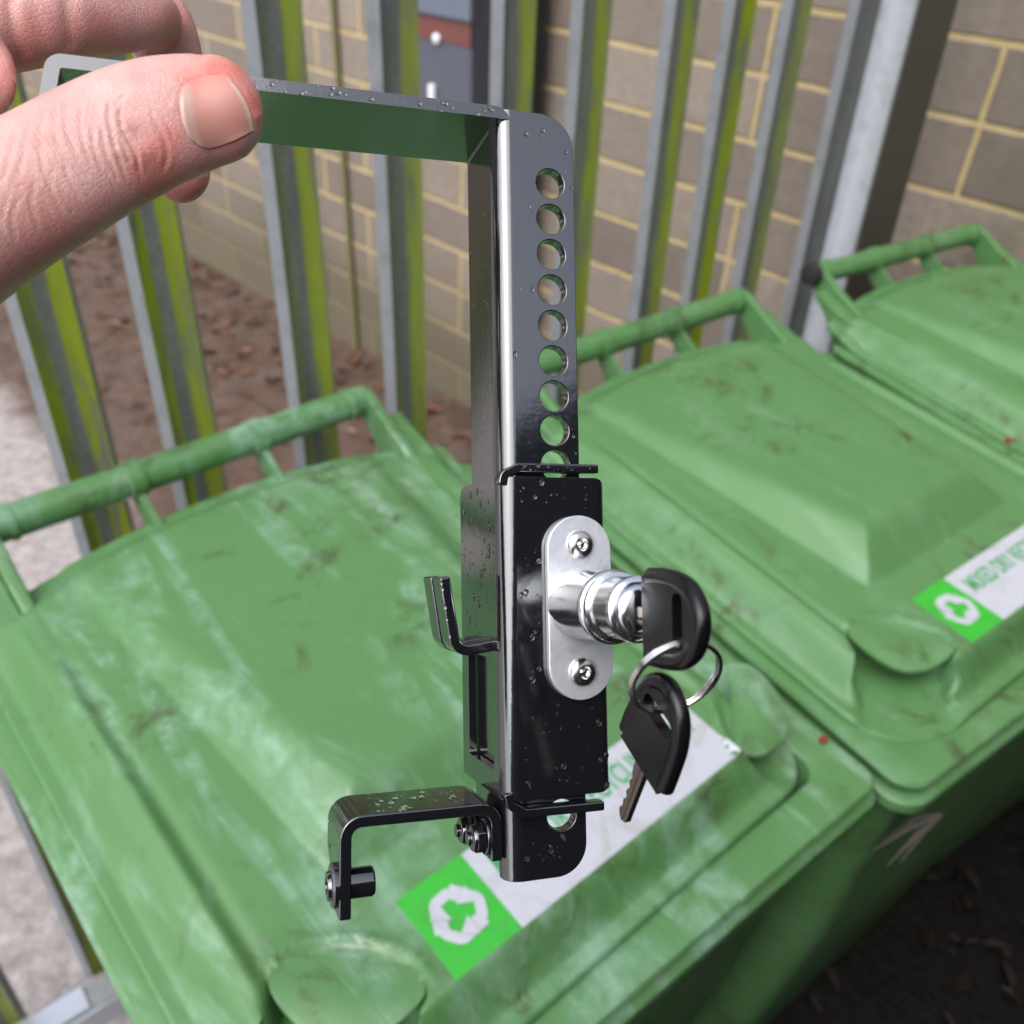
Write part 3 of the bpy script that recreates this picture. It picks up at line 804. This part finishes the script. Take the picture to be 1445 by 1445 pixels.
# sleeve
def sleeve_prof(r=5,t=2.5):
    o=[(30.5-2.5+2.5*math.sin(R_(a)),-5+2.5-2.5*math.cos(R_(a))) for a in range(90,-1,-15)]
    o=[(30.5,20)]+o+[(-3+r-r*math.sin(R_(a)),-5+r-r*math.cos(R_(a))) for a in range(0,91,9)]+[(-3,37)]
    i=[(-3+t,37)]+[(-3+r-(r-t)*math.sin(R_(a)),-5+r-(r-t)*math.cos(R_(a))) for a in range(90,-1,-15)]+[(30.5-t,-5+t),(30.5-t,20)]
    return o+i
def f(bm): prism(bm,sleeve_prof(),'z',-202.8,-109.6)
def window(bm): prism(bm,rrect(4,-195.5,30,-163,1.2),'x',-8,2)
def tl(bm): prism(bm,[(38,-108),(32.5,-108)]+[(37.2-4.5+4.5*math.sin(R_(a)),-109.5-4.5+4.5*math.cos(R_(a))) for a in range(0,91,15)]+[(39,-114)],'x',-8,2)
def tr_(bm):
    A=arc(30.5-3.5,-109.6-3.5,3.5,0,90,8); prism(bm,A+[(27,-106),(34,-106),(34,-113.1)],'y',-9,24)
def br_(bm):
    A=arc(30.5-3.5,-202.8+3.5,3.5,270,360,8); prism(bm,A+[(34,-199.3),(34,-206),(27,-206)],'y',-9,24)
part('sleeve',f,'black',cuts=(window,tl,tr_,br_),bevel=.45)
# keeper tabs folded over the top and bottom of the sleeve
def f(bm):
    p=offset_path(fillet([(-2.0,-112.0),(-1.4,-109.0),(3.0,-106.8),(28.6,-106.8)],2.2,6),2.7); prism(bm,p,'y',-4.9,-.4)
part('keeper_tab',f,'black',bevel=.5)
def f(bm):
    p=offset_path(fillet([(-1.6,-200.5),(-.8,-204.0),(3.4,-206.6),(28.3,-206.9)],2.2,6),2.7); prism(bm,p,'y',-4.9,-.4)
part('keeper_tab',f,'black',bevel=.5)
# hooks
for y0 in (1.8,13.5):
    def f(bm):
        p=offset_path(fillet([(-1.6,-158.6),(-14.6,-160.4),(-17.9,-138.4)],4.4,8),3.3); prism(bm,p,'y',y0,y0+9)
    part('hook',f,'black',bevel=.7,seg=3)
# lower foot
def f(bm):
    path=fillet([(-47.2,-232.3),(-46.9,-205.6),(-2.0,-206.0),(-2.6,-221.5)],5.0,8)
    path=fillet([(-47.2,-232.3),(-46.8,-205.9),(-3.0,-206.2),(-3.0,-221.5)],4.6,8)
    prism(bm,offset_path(path,3.4),'y',2.6,27)
def ch(bm): prism(bm,[(11,-240),(30,-240),(30,-216),(22,-222)],'x',-60,-40)
def ch2(bm):
    prism(bm,arc(8,-214.5,8,270,180,8)+[(-1,-230),(8,-230)],'x',-9,-.5)
def ch3(bm):
    prism(bm,arc(20,-214.5,8,270,360,8)+[(30,-230),(20,-230)],'x',-9,-.5)
foot=part('foot_bracket',f,'black',cuts=(ch,),bevel=.6,seg=3)
def f(bm):
    lathe(bm,(-48.4,8.5,-224.3),(-1,0,0),[(0,0),(0,6.2),(1.4,6.2),(2.0,5.6),(2.1,4.2),(3.0,3.8),(3.1,2.2),(1.4,2.0),(1.4,0)],40)
    lathe(bm,(-45.2,8.5,-224.3),(1,0,0),[(0,0),(0,4.2),(6.4,4.2),(7.0,3.7),(7.0,2.9),(6.0,2.7),(6.0,0)],40)
part('stud',f,'black',parent=foot,bevel=0)
for (y,z) in ((6.5,-215.2),(19,-216.2)):
    def f(bm):
        # hexagon nut with a round nose
        hexa=[(y+4.5*math.cos(R_(60*i+30)),z+4.5*math.sin(R_(60*i+30))) for i in range(6)]
        prism(bm,hexa,'x',-8.6,-4.6)
        lathe(bm,(-8.6,y,z),(-1,0,0),[(0,3.9),(.9,3.7),(1.3,3.1),(1.3,2.0),(2.4,1.9),(2.4,0)],32)
        lathe(bm,(-5.2,y,z),(-1,0,0),[(0,5.2),(.7,5.2),(.8,4.8)],32)
    part('nut',f,'black',parent=foot,bevel=.25)
# lock plate
def f(bm):
    cx=20.6; w=10.1
    prism(bm,arc(cx,-185.6+w+.3+10.1,w,180,360,24)[0:0]+arc(cx,-175.0+w,w,180,360,24)+arc(cx,-121.0-w,w,0,180,24),'y',-7.6,-5.1)
plate=part('lock_plate',f,'zinc',bevel=.3)
for z in (-129.6,-166.8):
    def f(bm): lathe(bm,(20.7,-7.5,z),(0,-1,0),[(0,4.3),(.5,4.3),(1.3,3.9),(1.9,3.0),(2.05,2.0),(1.5,1.7),(1.1,1.1),(1.5,.5),(1.5,0)],40)
    part('rivet',f,'steel',parent=plate,bevel=0)
LX,LZ=20.9,-147.0
def f(bm): lathe(bm,(LX,-7.5,LZ),(0,-1,0),[(0,10.5),(.8,10.3),(19.0,9.7),(19.6,9.7),(20.0,10.1),(21.6,10.2),(22.2,9.9),(22.6,9.3),(23.4,9.2),(23.8,9.6),(24.8,9.5),(25.2,8.5),(34.6,8.2),(35.0,8.2),(35.4,8.7),(37.2,8.6),(37.8,8.0),(38.0,7.1),(37.0,6.8)],72)
barrel=part('lock_barrel',f,'chrome',parent=lock,bevel=0)
def f(bm): lathe(bm,(LX,-44.4,LZ),(0,-1,0),[(0,6.9),(.8,6.7),(1.9,5.9),(2.4,4.6),(2.6,3.2),(2.6,0)],48)
def sl(bm): box(bm,(LX-.9,-55,LZ-4.3),(LX+.9,-45.6,LZ+4.3))
part('lock_core',f,'chrome',parent=barrel,cuts=(sl,),bevel=0)
def f(bm): box(bm,(LX-.88,-46.2,LZ-4.2),(LX+.88,-45.7,LZ+4.2))
part('keyway',f,'hole',parent=barrel,bevel=0)
# ---- keys (a thing held in the lock: key with ring and spare)
def key_mesh(blade_len):
    """local mm: Y from flat edge (0) to rounded end (+33); X thickness; Z height; blade towards -Y"""
    out=[(0,-11.3),(1.2,-12.3),(14,-12.2),(22,-11.2),(28,-8.2),(32,-3),(32.8,1.5),(31,6.2),(26,9.8),(18,11.8),(8,12.3),(1.2,12.0),(0,11.2)]
    return out
def head(bm):
    out=catmull(key_mesh(0)+[key_mesh(0)[0]],4)[:-1]
    prism(bm,out,'x',-2.0,2.0)
def rim(bm):
    p=[(3,12.6),(12,12.4),(22,10.9),(28.5,7.6),(32,2.2),(31.6,-3.2),(28,-8.4),(21,-11.6),(12,-12.4),(3,-12.5)]
    tube(bm,[(0,a,b_) for a,b_ in catmull(p,6)],2.9,14,up=(1,0,0))
def slot(bm): 
    prism(bm,rrect(19.0,-8.6,25.0,8.0,2.6,6),'x',-8,8)
def make_key(mt,label,name='key'):
    k=empty(name,mat=mt@Matrix.Scale(.80,4)); tag(k,label,'key')
    part('key_head',lambda bm:(head(bm)),'rubber',parent=k,cuts=(slot,),bevel=.9,seg=3)
    part('key_rim',rim,'rubber',parent=k,bevel=0)
    def bl(bm):
        z=2.9; pts=[(1,z),(-4,z)]
        random.seed(3)
        y=-5
        for d_ in (2.6,1.7,2.3,1.4,2.1,1.2,2.0,1.6,2.4):
            pts+=[(y,d_),(y-1.3,d_)]; y-=2.2
        pts+=[(-25.6,1.2),(-26.6,-.5),(-25,-2.6),(1,-2.9)]
        prism(bm,pts,'x',-1.05,1.05)
    def gr(bm): box(bm,(.45,-30,-1.3),(2,1,-.4))
    part('key_blade',bl,'brass',parent=k,cuts=(gr,),bevel=.12)
    return k
def local_mat(o,ax,ay,az):
    m_=Matrix.Identity(4)
    for j,a in enumerate((ax,ay,az)):
        for i in range(3): m_[i][j]=a[i]
    for i in range(3): m_[i][3]=o[i]*MM
    return m_
X_,Y_,Z_=Vector((1,0,0)),Vector((0,1,0)),Vector((0,0,1))
key=make_key(mbu@local_mat((LX,-49.6,-148.6),-X_,-Y_,Z_),'black plastic headed key pushed into the lock barrel')
# ring hanging in gravity direction
gl=(mbu.to_3x3().transposed()@Vector((0,0,-1))).normalized()
hole=Vector((LX+1.2,-67.8,-153.5)); rad=11.3; gp=Vector((0,gl.y,gl.z)).normalized()
rc=hole+gp*rad
ring=empty('key_ring',mat=mbu@local_mat(rc,X_,Y_,Z_)); tag(ring,'split steel key ring joining the two black keys','key ring')
def f(bm):
    pts=[]; nn=150
    for i in range(nn+1):
        a=2*math.pi*2.06*i/nn+1.9; off=(-.75+1.5*i/nn); nrm=X_.cross(gp)
        pts.append((X_*math.cos(a)+gp*math.sin(a))*rad+nrm*off)
    tube(bm,pts,.72,8)
part('ring_wire',f,'steel',parent=ring,bevel=0)
# spare key
A=Vector((-.18,.83,.52)); E=Vector((.36,.55,-.75)); A.normalize(); E=(E-E.dot(A)*A).normalized()
Nk=A.cross(E)
Pc=Vector((908-CC,1078-CC,F))/F*.236      # centre of the flat edge
ax_=[IMG@(-A.cross(E)),IMG@(-A),IMG@(-E)]
# make right-handed
mk=Matrix.Identity(4)
yv=IMG@(-A); zv=IMG@(-E); xv=yv.cross(zv)
for i in range(3): mk[i][0]=xv[i]; mk[i][1]=yv[i]; mk[i][2]=zv[i]; mk[i][3]=(CAM+IMG@Pc)[i]
key2=make_key(mk,'black plastic headed spare key dangling from the key ring, blade pointing down')

# ---- rain drops on the bracket
def drops():
    bm=bmesh.new(); random.seed(11)
    def drop(p,nrm,r,st=1.0):
        nrm=nrm.normalized(); t=nrm.cross(Y_ if abs(nrm.y)<.9 else X_).normalized(); s=nrm.cross(t)
        rings=[]; n=10
        for k in range(4):
            a=R_(k*28); rr=r*math.cos(a); h=r*.62*math.sin(a)
            rings.append([bm.verts.new(p+nrm*(h-.03*r)+(t*math.cos(2*math.pi*i/n)*(st if abs(t.z)>.5 else 1)+s*math.sin(2*math.pi*i/n)*(st if abs(s.z)>.5 else 1))*rr) for i in range(n)])
        top=bm.verts.new(p+nrm*r*.62)
        for a,b_ in zip(rings,rings[1:]):
            for i in range(n): bm.faces.new([a[i],a[(i+1)%n],b_[(i+1)%n],b_[i]])
        for i in range(n): bm.faces.new([rings[-1][i],rings[-1][(i+1)%n],top])
        bm.faces.new(rings[0][::-1])
    def rr(): 
        u=random.random(); return .13+.28*u if u<.78 else .38+.6*random.random()
    fr=Vector((0,-1,0))
    for _ in range(140): # sleeve front
        x,z=random.uniform(2.5,29.5),random.uniform(-201,-111)
        if 9<x<32 and -176<z<-120: continue
        drop(Vector((x,-5,z)),fr,rr(),random.choice((1,1,1.3)))
    for _ in range(85):
        x,z=random.uniform(4,23.6),random.uniform(-104,-2)
        if any((x-16.5)**2+(z-h)**2<5.6**2 for h in holes): continue
        drop(Vector((x,0,z)),fr,rr()*.9,random.choice((1,1.2,1.8)))
    for _ in range(22): drop(Vector((random.uniform(5,22),0,random.uniform(-222,-211))),fr,rr())
    for _ in range(150):
        y,z=random.uniform(1,35),random.uniform(-160,-112); drop(Vector((-3,y,z)),-X_,rr()*.9,random.choice((1,1.5,2)))
    for _ in range(60):
        y,z=random.uniform(8,32),random.uniform(-106,-6); drop(Vector((.05,y,z)),-X_,rr()*.7)
    for _ in range(120): # arm front edge
        x=random.uniform(-80,-2); zc=1.4+.0313*x; drop(Vector((x,0,zc+random.uniform(-1.6,1.6))),fr,rr()*.8)
    for _ in range(60): # foot top
        x=random.uniform(-42,-6); drop(Vector((x,random.uniform(3.4,26),-204.25)),Z_,rr()*.95)
    for _ in range(26): drop(Vector((-48.6,random.uniform(3.4,26),random.uniform(-228,-210))),-X_,rr()*.7)
    for _ in range(20): drop(Vector((random.uniform(3,28),-4.9,random.uniform(-107.6,-106))),fr,rr()*.8)
    for _ in range(26):  # plate
        x,z=random.uniform(12,29),random.uniform(-172,-124)
        if (x-LX)**2+(z-LZ)**2<110: continue
        drop(Vector((x,-7.6,z)),fr,rr()*.7)
    for _ in range(110): # barrel
        a=random.uniform(0,6.28); y=random.uniform(-8.5,-21.5); rb=9.9-(abs(y)-7.5)*.045
        nn=Vector((math.cos(a),0,math.sin(a))); drop(Vector((LX,y,LZ))+nn*rb,nn,rr()*.8)
    for _ in range(40):
        x0=random.choice((-17.6,-16.5)); z=random.uniform(-156,-140); drop(Vector((-16.4-(z+138.4)*-.0+ (z+158)*-.15,1.8,z)),fr,rr()*.7)
    sc(bm); o=link('water_drops',bm,M['water'],lock,60); o['kind']='stuff'
drops()

# ---------------------------------------------------------------- hand
# control points: picture direction + distance, radii in metres (across, through)
def hp(px,py,z): return IMG@(Vector((px-CC,py-CC,F))/F*z)
def digit(bm,ctrl,n=40,k=6):
    """ctrl: (px,py,z,ru_px,depth_mm)"""
    C=[]
    for (px,py,z,ru,dm) in ctrl:
        P=hp(px,py,z); C.append((P.x,P.y,P.z,ru/F*z,dm*MM))
    D=catmull(C,k); up=IMG@Vector((0,0,1))
    pts=[Vector(q[:3]) for q in D]; N_=len(pts)
    rings=[]
    for i,p in enumerate(pts):
        t=(pts[min(i+1,N_-1)]-pts[max(i-1,0)]).normalized()
        v=(up-up.dot(t)*t).normalized(); u=t.cross(v)
        a,b_=D[i][3],D[i][4]
        rings.append([bm.verts.new(p+u*math.cos(2*math.pi*j/n)*a+v*math.sin(2*math.pi*j/n)*b_) for j in range(n)])
    for r0,r1 in zip(rings,rings[1:]):
        for j in range(n): bm.faces.new([r0[j],r0[(j+1)%n],r1[(j+1)%n],r1[j]])
    bm.faces.new(rings[0][::-1]); bm.faces.new(rings[-1])
    return pts
def cap(ctrl_end, ctrl_prev, steps=5, fr=1.0):
    """rounded fingertip control points"""
    out=[]
    (x1,y1,z1,r1,d1)=ctrl_end; (x0,y0,z0,_,_)=ctrl_prev
    L=math.hypot(x1-x0,y1-y0) or 1; ux,uy=(x1-x0)/L,(y1-y0)/L
    for k in range(1,steps+1):
        a=math.pi/2*k/steps; s=math.sin(a)*r1*fr; c=max(math.cos(a),.12)
        out.append((x1+ux*s,y1+uy*s,z1,r1*c,d1*c))
    return out
thumb=[(-330,500,.215,136,24),(-210,415,.222,126,22),(-100,348,.228,114,19),(-10,294,.232,105,16),(60,256,.234,99,14.5),(125,218,.236,96,13.2),(180,190,.238,93,12.5),(230,170,.239,88,11.8),(272,160,.241,82,10.8),(303,155,.242,76,9.8)]
thumb+=cap(thumb[-1],(272,166,0,0,0),5,.88)
index=[(-330,120,.262,110,16),(-180,70,.263,98,14),(-60,32,.264,84,13),(40,16,.266,76,12),(110,14,.274,66,10.8),(170,18,.287,62,10),(205,24,.303,56,9.6),(228,50,.312,50,9.2),(242,100,.319,46,8.8),(250,150,.319,44,8.4),(256,200,.316,42,7.8),(256,240,.313,40,7.2)]
index+=cap(index[-1],(256,200,0,0,0),5,1.15)
middle=[(-330,260,.262,105,15),(-200,190,.270,90,13),(-110,150,.280,78,11.5),(-62,150,.292,66,10.5),(-50,190,.305,56,9.5),(-75,240,.309,48,9),(-120,265,.304,44,8.4),(-165,270,.296,40,7.6)]
middle+=cap(middle[-1],(-120,265,0,0,0),5,1)
ringf=[(-380,330,.258,100,15),(-250,290,.268,86,12.5),(-160,270,.282,74,11),(-125,280,.296,62,10),(-125,320,.306,52,9),(-160,360,.306,46,8.5),(-210,375,.299,40,7.4)]
ringf+=cap(ringf[-1],(-160,360,0,0,0),5,1)
little=[(-420,430,.250,92,13.5),(-300,400,.262,78,11.5),(-220,385,.276,64,10),(-190,395,.288,54,9),(-195,430,.294,46,8),(-235,455,.291,40,7.4)]
little+=cap(little[-1],(-195,430,0,0,0),5,1)
web=[(-150,60,.246,100,12),(-70,90,.243,86,10),(-25,110,.241,66,8),(8,118,.241,42,6),(22,122,.242,20,4)]
palm=[(-900,820,.16,190,25),(-620,560,.19,200,24),(-480,420,.215,235,20),(-350,310,.238,250,17),(-230,230,.255,205,14),(-130,190,.262,130,11)]
bm=bmesh.new()
tp_=digit(bm,thumb); ip_=digit(bm,index); digit(bm,middle); digit(bm,ringf); digit(bm,little); digit(bm,web); digit(bm,palm)
for f_ in bm.faces: f_.smooth=True
bmesh.ops.recalc_face_normals(bm,faces=bm.faces)
hand=link('person',bm,M['skin']); hand.location=CAM
tag(hand,'bare pinkish hand gripping the top arm of the black lock bracket, thumb in front','person')
md=hand.modifiers.new('r','REMESH'); md.mode='VOXEL'; md.voxel_size=.00075; md.use_smooth_shade=True
md=hand.modifiers.new('s','SMOOTH'); md.factor=.5; md.iterations=9
bpy.context.view_layer.update()
me=bpy.data.meshes.new_from_object(hand.evaluated_get(bpy.context.evaluated_depsgraph_get()))
hand.modifiers.clear(); hand.data=me; me.materials.clear(); me.materials.append(M['skin'])
nV=len(me.vertices); Vv=np.empty(nV*3); me.vertices.foreach_get('co',Vv); Vv=Vv.reshape(-1,3)
Nn=np.empty(nV*3); me.vertices.foreach_get('normal',Nn); Nn=Nn.reshape(-1,3)
Im=np.array([list(r) for r in IMG])          # rows world, columns image axes
Q=Vv@Im                                       # image-axis coordinates
NQ=Nn@Im
PX=Q[:,0]/Q[:,2]*F+CC; PY=Q[:,1]/Q[:,2]*F+CC
front=(NQ[:,2]<.1)&(Q[:,2]<.262)
def zoomc(L): return [(x/3.6125,y/3.6125+60) for x,y in L]
disp=np.zeros(nV)
def crease(pts,w,depth,sel=front):
    global disp
    P=np.array(catmull(pts,6)); best=np.full(nV,1e9); tt=np.zeros(nV)
    for i in range(len(P)-1):
        a=P[i];b_=P[i+1];ab=b_-a;l=ab@ab+1e-9
        t=np.clip(((PX-a[0])*ab[0]+(PY-a[1])*ab[1])/l,0,1)
        dd=np.hypot(PX-a[0]-ab[0]*t,PY-a[1]-ab[1]*t); s=dd<best; best=np.where(s,dd,best); tt=np.where(s,(i+t)/(len(P)-1),tt)
    k=np.exp(-(best/w)**2)-.38*np.exp(-((best-w*2.1)/(w*1.3))**2)
    disp-= np.where(sel,k*depth*.8*np.clip(np.minimum(tt,1-tt)*6,0.1,1),0)
for L,w,dp in [([(560,290),(553,360),(565,450),(600,580),(650,700)],2.6,.00075),([(620,300),(610,380),(640,480),(690,560),(700,620),(722,690)],2.6,.00085),
   ([(655,255),(600,300),(575,340)],2.2,.0005),([(760,330),(790,400),(840,500),(850,590),(820,660)],3.2,.0004),([(800,340),(850,410),(890,500)],2.6,.0003),
   ([(600,470),(625,520),(660,600),(700,660)],2.0,.0004),([(520,420),(530,520),(570,640),(610,710)],2.4,.00045),([(470,430),(480,560),(540,700)],2.6,.0004),
   ([(340,280),(330,380),(350,480),(400,600)],3.0,.00035),([(290,300),(280,430),(300,560)],3.0,.0003),([(420,300),(410,400),(430,520),(470,640)],2.8,.00035),([(230,330),(200,480),(220,640),(260,760)],3.2,.0003),
   ([(150,400),(120,560),(90,700)],3.2,.00028),([(90,430),(50,580),(10,720)],3.2,.00028),([(330,600),(350,700),(420,800)],3,.0003),([(260,640),(270,780),(330,880)],3,.00028),([(180,700),(160,830),(200,960)],3,.00028),([(100,780),(60,900),(80,1020)],3,.00025),([(30,800),(0,930)],3,.0002),([(540,620),(560,700),(600,760)],2.2,.0003)]:
    crease(zoomc(L),w,dp)
# index: joint crease under the first knuckle, and web fold
isel=(PY<140)&(Q[:,2]<.31)&(NQ[:,2]<.4)
for L,w,dp in [([(370,40),(358,-10),(350,-90),(345,-200),(340,-260)],11,.0007),([(120,160),(105,60),(70,-40),(50,-160),(45,-260)],9,.0010)]:
    crease(zoomc(L),w,dp,isel)
# pads: slight swelling of knuckle skin between creases
def blob(cx,cy,r,h,sel=front):
    global disp
    disp+=np.where(sel,np.exp(-(((PX-cx)/r)**2+((PY-cy)/r)**2))*h,0)
blob(182,175,14,.0004); blob(205,215,18,.0005); blob(166,215,10,.0003)
# nail bed and folds
nail_px=[(257,124),(318,108),(341,134),(357,183),(292,210),(264,190),(254,150)]
crease([(256,165),(253,140),(262,118),(290,108),(318,106)],2.2,.00035); crease([(318,106),(340,125),(352,160),(360,186)],2.2,.0002); crease([(255,160),(262,186),(282,207)],2.0,.0003)
blob(247,150,8,.0003); blob(290,100,9,.0004); blob(362,165,8,.0004)
Vv=Vv+Nn*disp[:,None]
me.vertices.foreach_set('co',Vv.ravel()); me.update()
# flush (redness) and axial coordinates for skin lines
fl=np.zeros(nV)
for cx,cy,r,h in [(300,102,26,1.1),(352,150,24,1.3),(335,98,20,.9),(262,110,16,.5),(330,215,20,.4),(240,190,24,.5),(215,215,30,.35),(175,60,40,.25),(240,30,30,.6),(60,60,60,.45),(100,340,60,.45),(200,250,40,.4),(258,270,60,.6),(30,100,40,.5),(140,30,40,.3),(30,370,60,.35)]:
    fl+=np.exp(-(((PX-cx)/r)**2+((PY-cy)/r)**2))*h
at=me.attributes.new('flush','FLOAT','POINT'); at.data.foreach_set('value',np.clip(fl,0,1).astype(np.float32))
tax=np.array([list(p) for p in tp_]); ax0=tax[0]; axd=tax[-8]-tax[0]; axd/=np.linalg.norm(axd)
axial=(Vv-ax0)@axd
at=me.attributes.new('axial','FLOAT','POINT'); at.data.foreach_set('value',axial.astype(np.float32))
shade(me,180)
# nail
bvh=BVHTree.FromPolygons([Vector(v) for v in Vv],[list(p.vertices) for p in me.polygons])
bm=bmesh.new(); uvl=bm.loops.layers.uv.new('UVMap')
top=catmull([(258,128),(268,117),(290,110),(318,108)],8); bot=catmull([(268,193),(280,204),(296,208),(330,198),(356,184)],6)
left=[]; NU,NV_=28,24
def edge(pts,s):
    x=s*(len(pts)-1); i=min(int(x),len(pts)-2); t=x-i; return (pts[i][0]*(1-t)+pts[i+1][0]*t, pts[i][1]*(1-t)+pts[i+1][1]*t)
grid=[]
for j in range(NV_+1):
    row=[]
    for i in range(NU+1):
        s=i/NU; t=j/NV_
        T=edge(top,s); B=edge(bot,s); bul=(t*(1-t)*4)
        x=T[0]*(1-t)+B[0]*t; y=T[1]*(1-t)+B[1]*t
        x+= -6*bul*(1-s)**2 + 9*bul*s**2
        dv=IMG@Vector((x-CC,y-CC,F)).normalized()
        h=bvh.ray_cast(Vector((0,0,0)),dv,1)
        row.append((h[0],s,t))
    grid.append(row)
ok=all(c[0] is not None for r in grid for c in r)
if ok:
    # smooth the surface so that creases do not telegraph through
    P=np.array([[list(c[0]) for c in r] for r in grid])
    for _ in range(30):
        P2=P.copy(); P2[1:-1,1:-1]=(P[:-2,1:-1]+P[2:,1:-1]+P[1:-1,:-2]+P[1:-1,2:])/4; P=P2
    vx=IMG@Vector((0,0,-1)); 
    V=[]
    for j in range(NV_+1):
        V.append([])
        for i in range(NU+1):
            s,t=i/NU,j/NV_; rise=.00012+.0009*(1-(2*t-1)**2)
            rise*=min(1,s/.08*.9+.1)*min(1,(1-s)/.05*.6+.4)
            q=Vector(P[j,i])+vx*rise; V[-1].append(bm.verts.new(q))
    for j in range(NV_):
        for i in range(NU):
            f_=bm.faces.new([V[j][i],V[j][i+1],V[j+1][i+1],V[j+1][i]])
            for lp,(a,b_) in zip(f_.loops,((i,j),(i+1,j),(i+1,j+1),(i,j+1))): lp[uvl].uv=(a/NU,1-b_/NV_)
    bmesh.ops.recalc_face_normals(bm,faces=bm.faces)
    ex=bmesh.ops.solidify(bm,geom=bm.faces[:],thickness=.0004)
    nail=link('thumbnail',bm,M['nail'],hand,60)
# jacket sleeve on the forearm
bm=bmesh.new()
digit(bm,[(-620,590,.19,235,33),(-760,720,.175,260,37),(-1100,1050,.14,330,40),(-1700,1500,.11,520,44)],32,6)
sl_=link('sleeve_cuff',bm,M['jacket'],hand,60)

# ---------------------------------------------------------------- light
w=bpy.data.worlds.new('World'); S.world=w; w.use_nodes=True; nt=w.node_tree
bg=nt.nodes['Background']; sky=nt.nodes.new('ShaderNodeTexSky'); sky.sky_type='NISHITA'; sky.sun_disc=False
SE,SR=R_(57),R_(212)
sky.sun_elevation=SE; sky.sun_rotation=SR; sky.air_density=1.0; sky.dust_density=2.5; sky.ozone_density=1.0
hs=nt.nodes.new('ShaderNodeHueSaturation'); hs.inputs['Saturation'].default_value=.45
nt.links.new(sky.outputs[0],hs.inputs['Color']); nt.links.new(hs.outputs[0],bg.inputs['Color']); bg.inputs['Strength'].default_value=.15
sd=bpy.data.lights.new('sun','SUN'); sd.energy=.8; sd.angle=R_(72); sd.color=(1,.985,.965)
so=bpy.data.objects.new('sun',sd); COL.objects.link(so)
dirv=Vector((math.sin(SR)*math.cos(SE),math.cos(SR)*math.cos(SE),math.sin(SE)))
so.rotation_euler=dirv.to_track_quat('Z','Y').to_euler()
S.view_settings.view_transform='Standard'; S.view_settings.look='None'; S.view_settings.gamma=1
S.view_settings.exposure=1.08
S.render.engine='CYCLES'
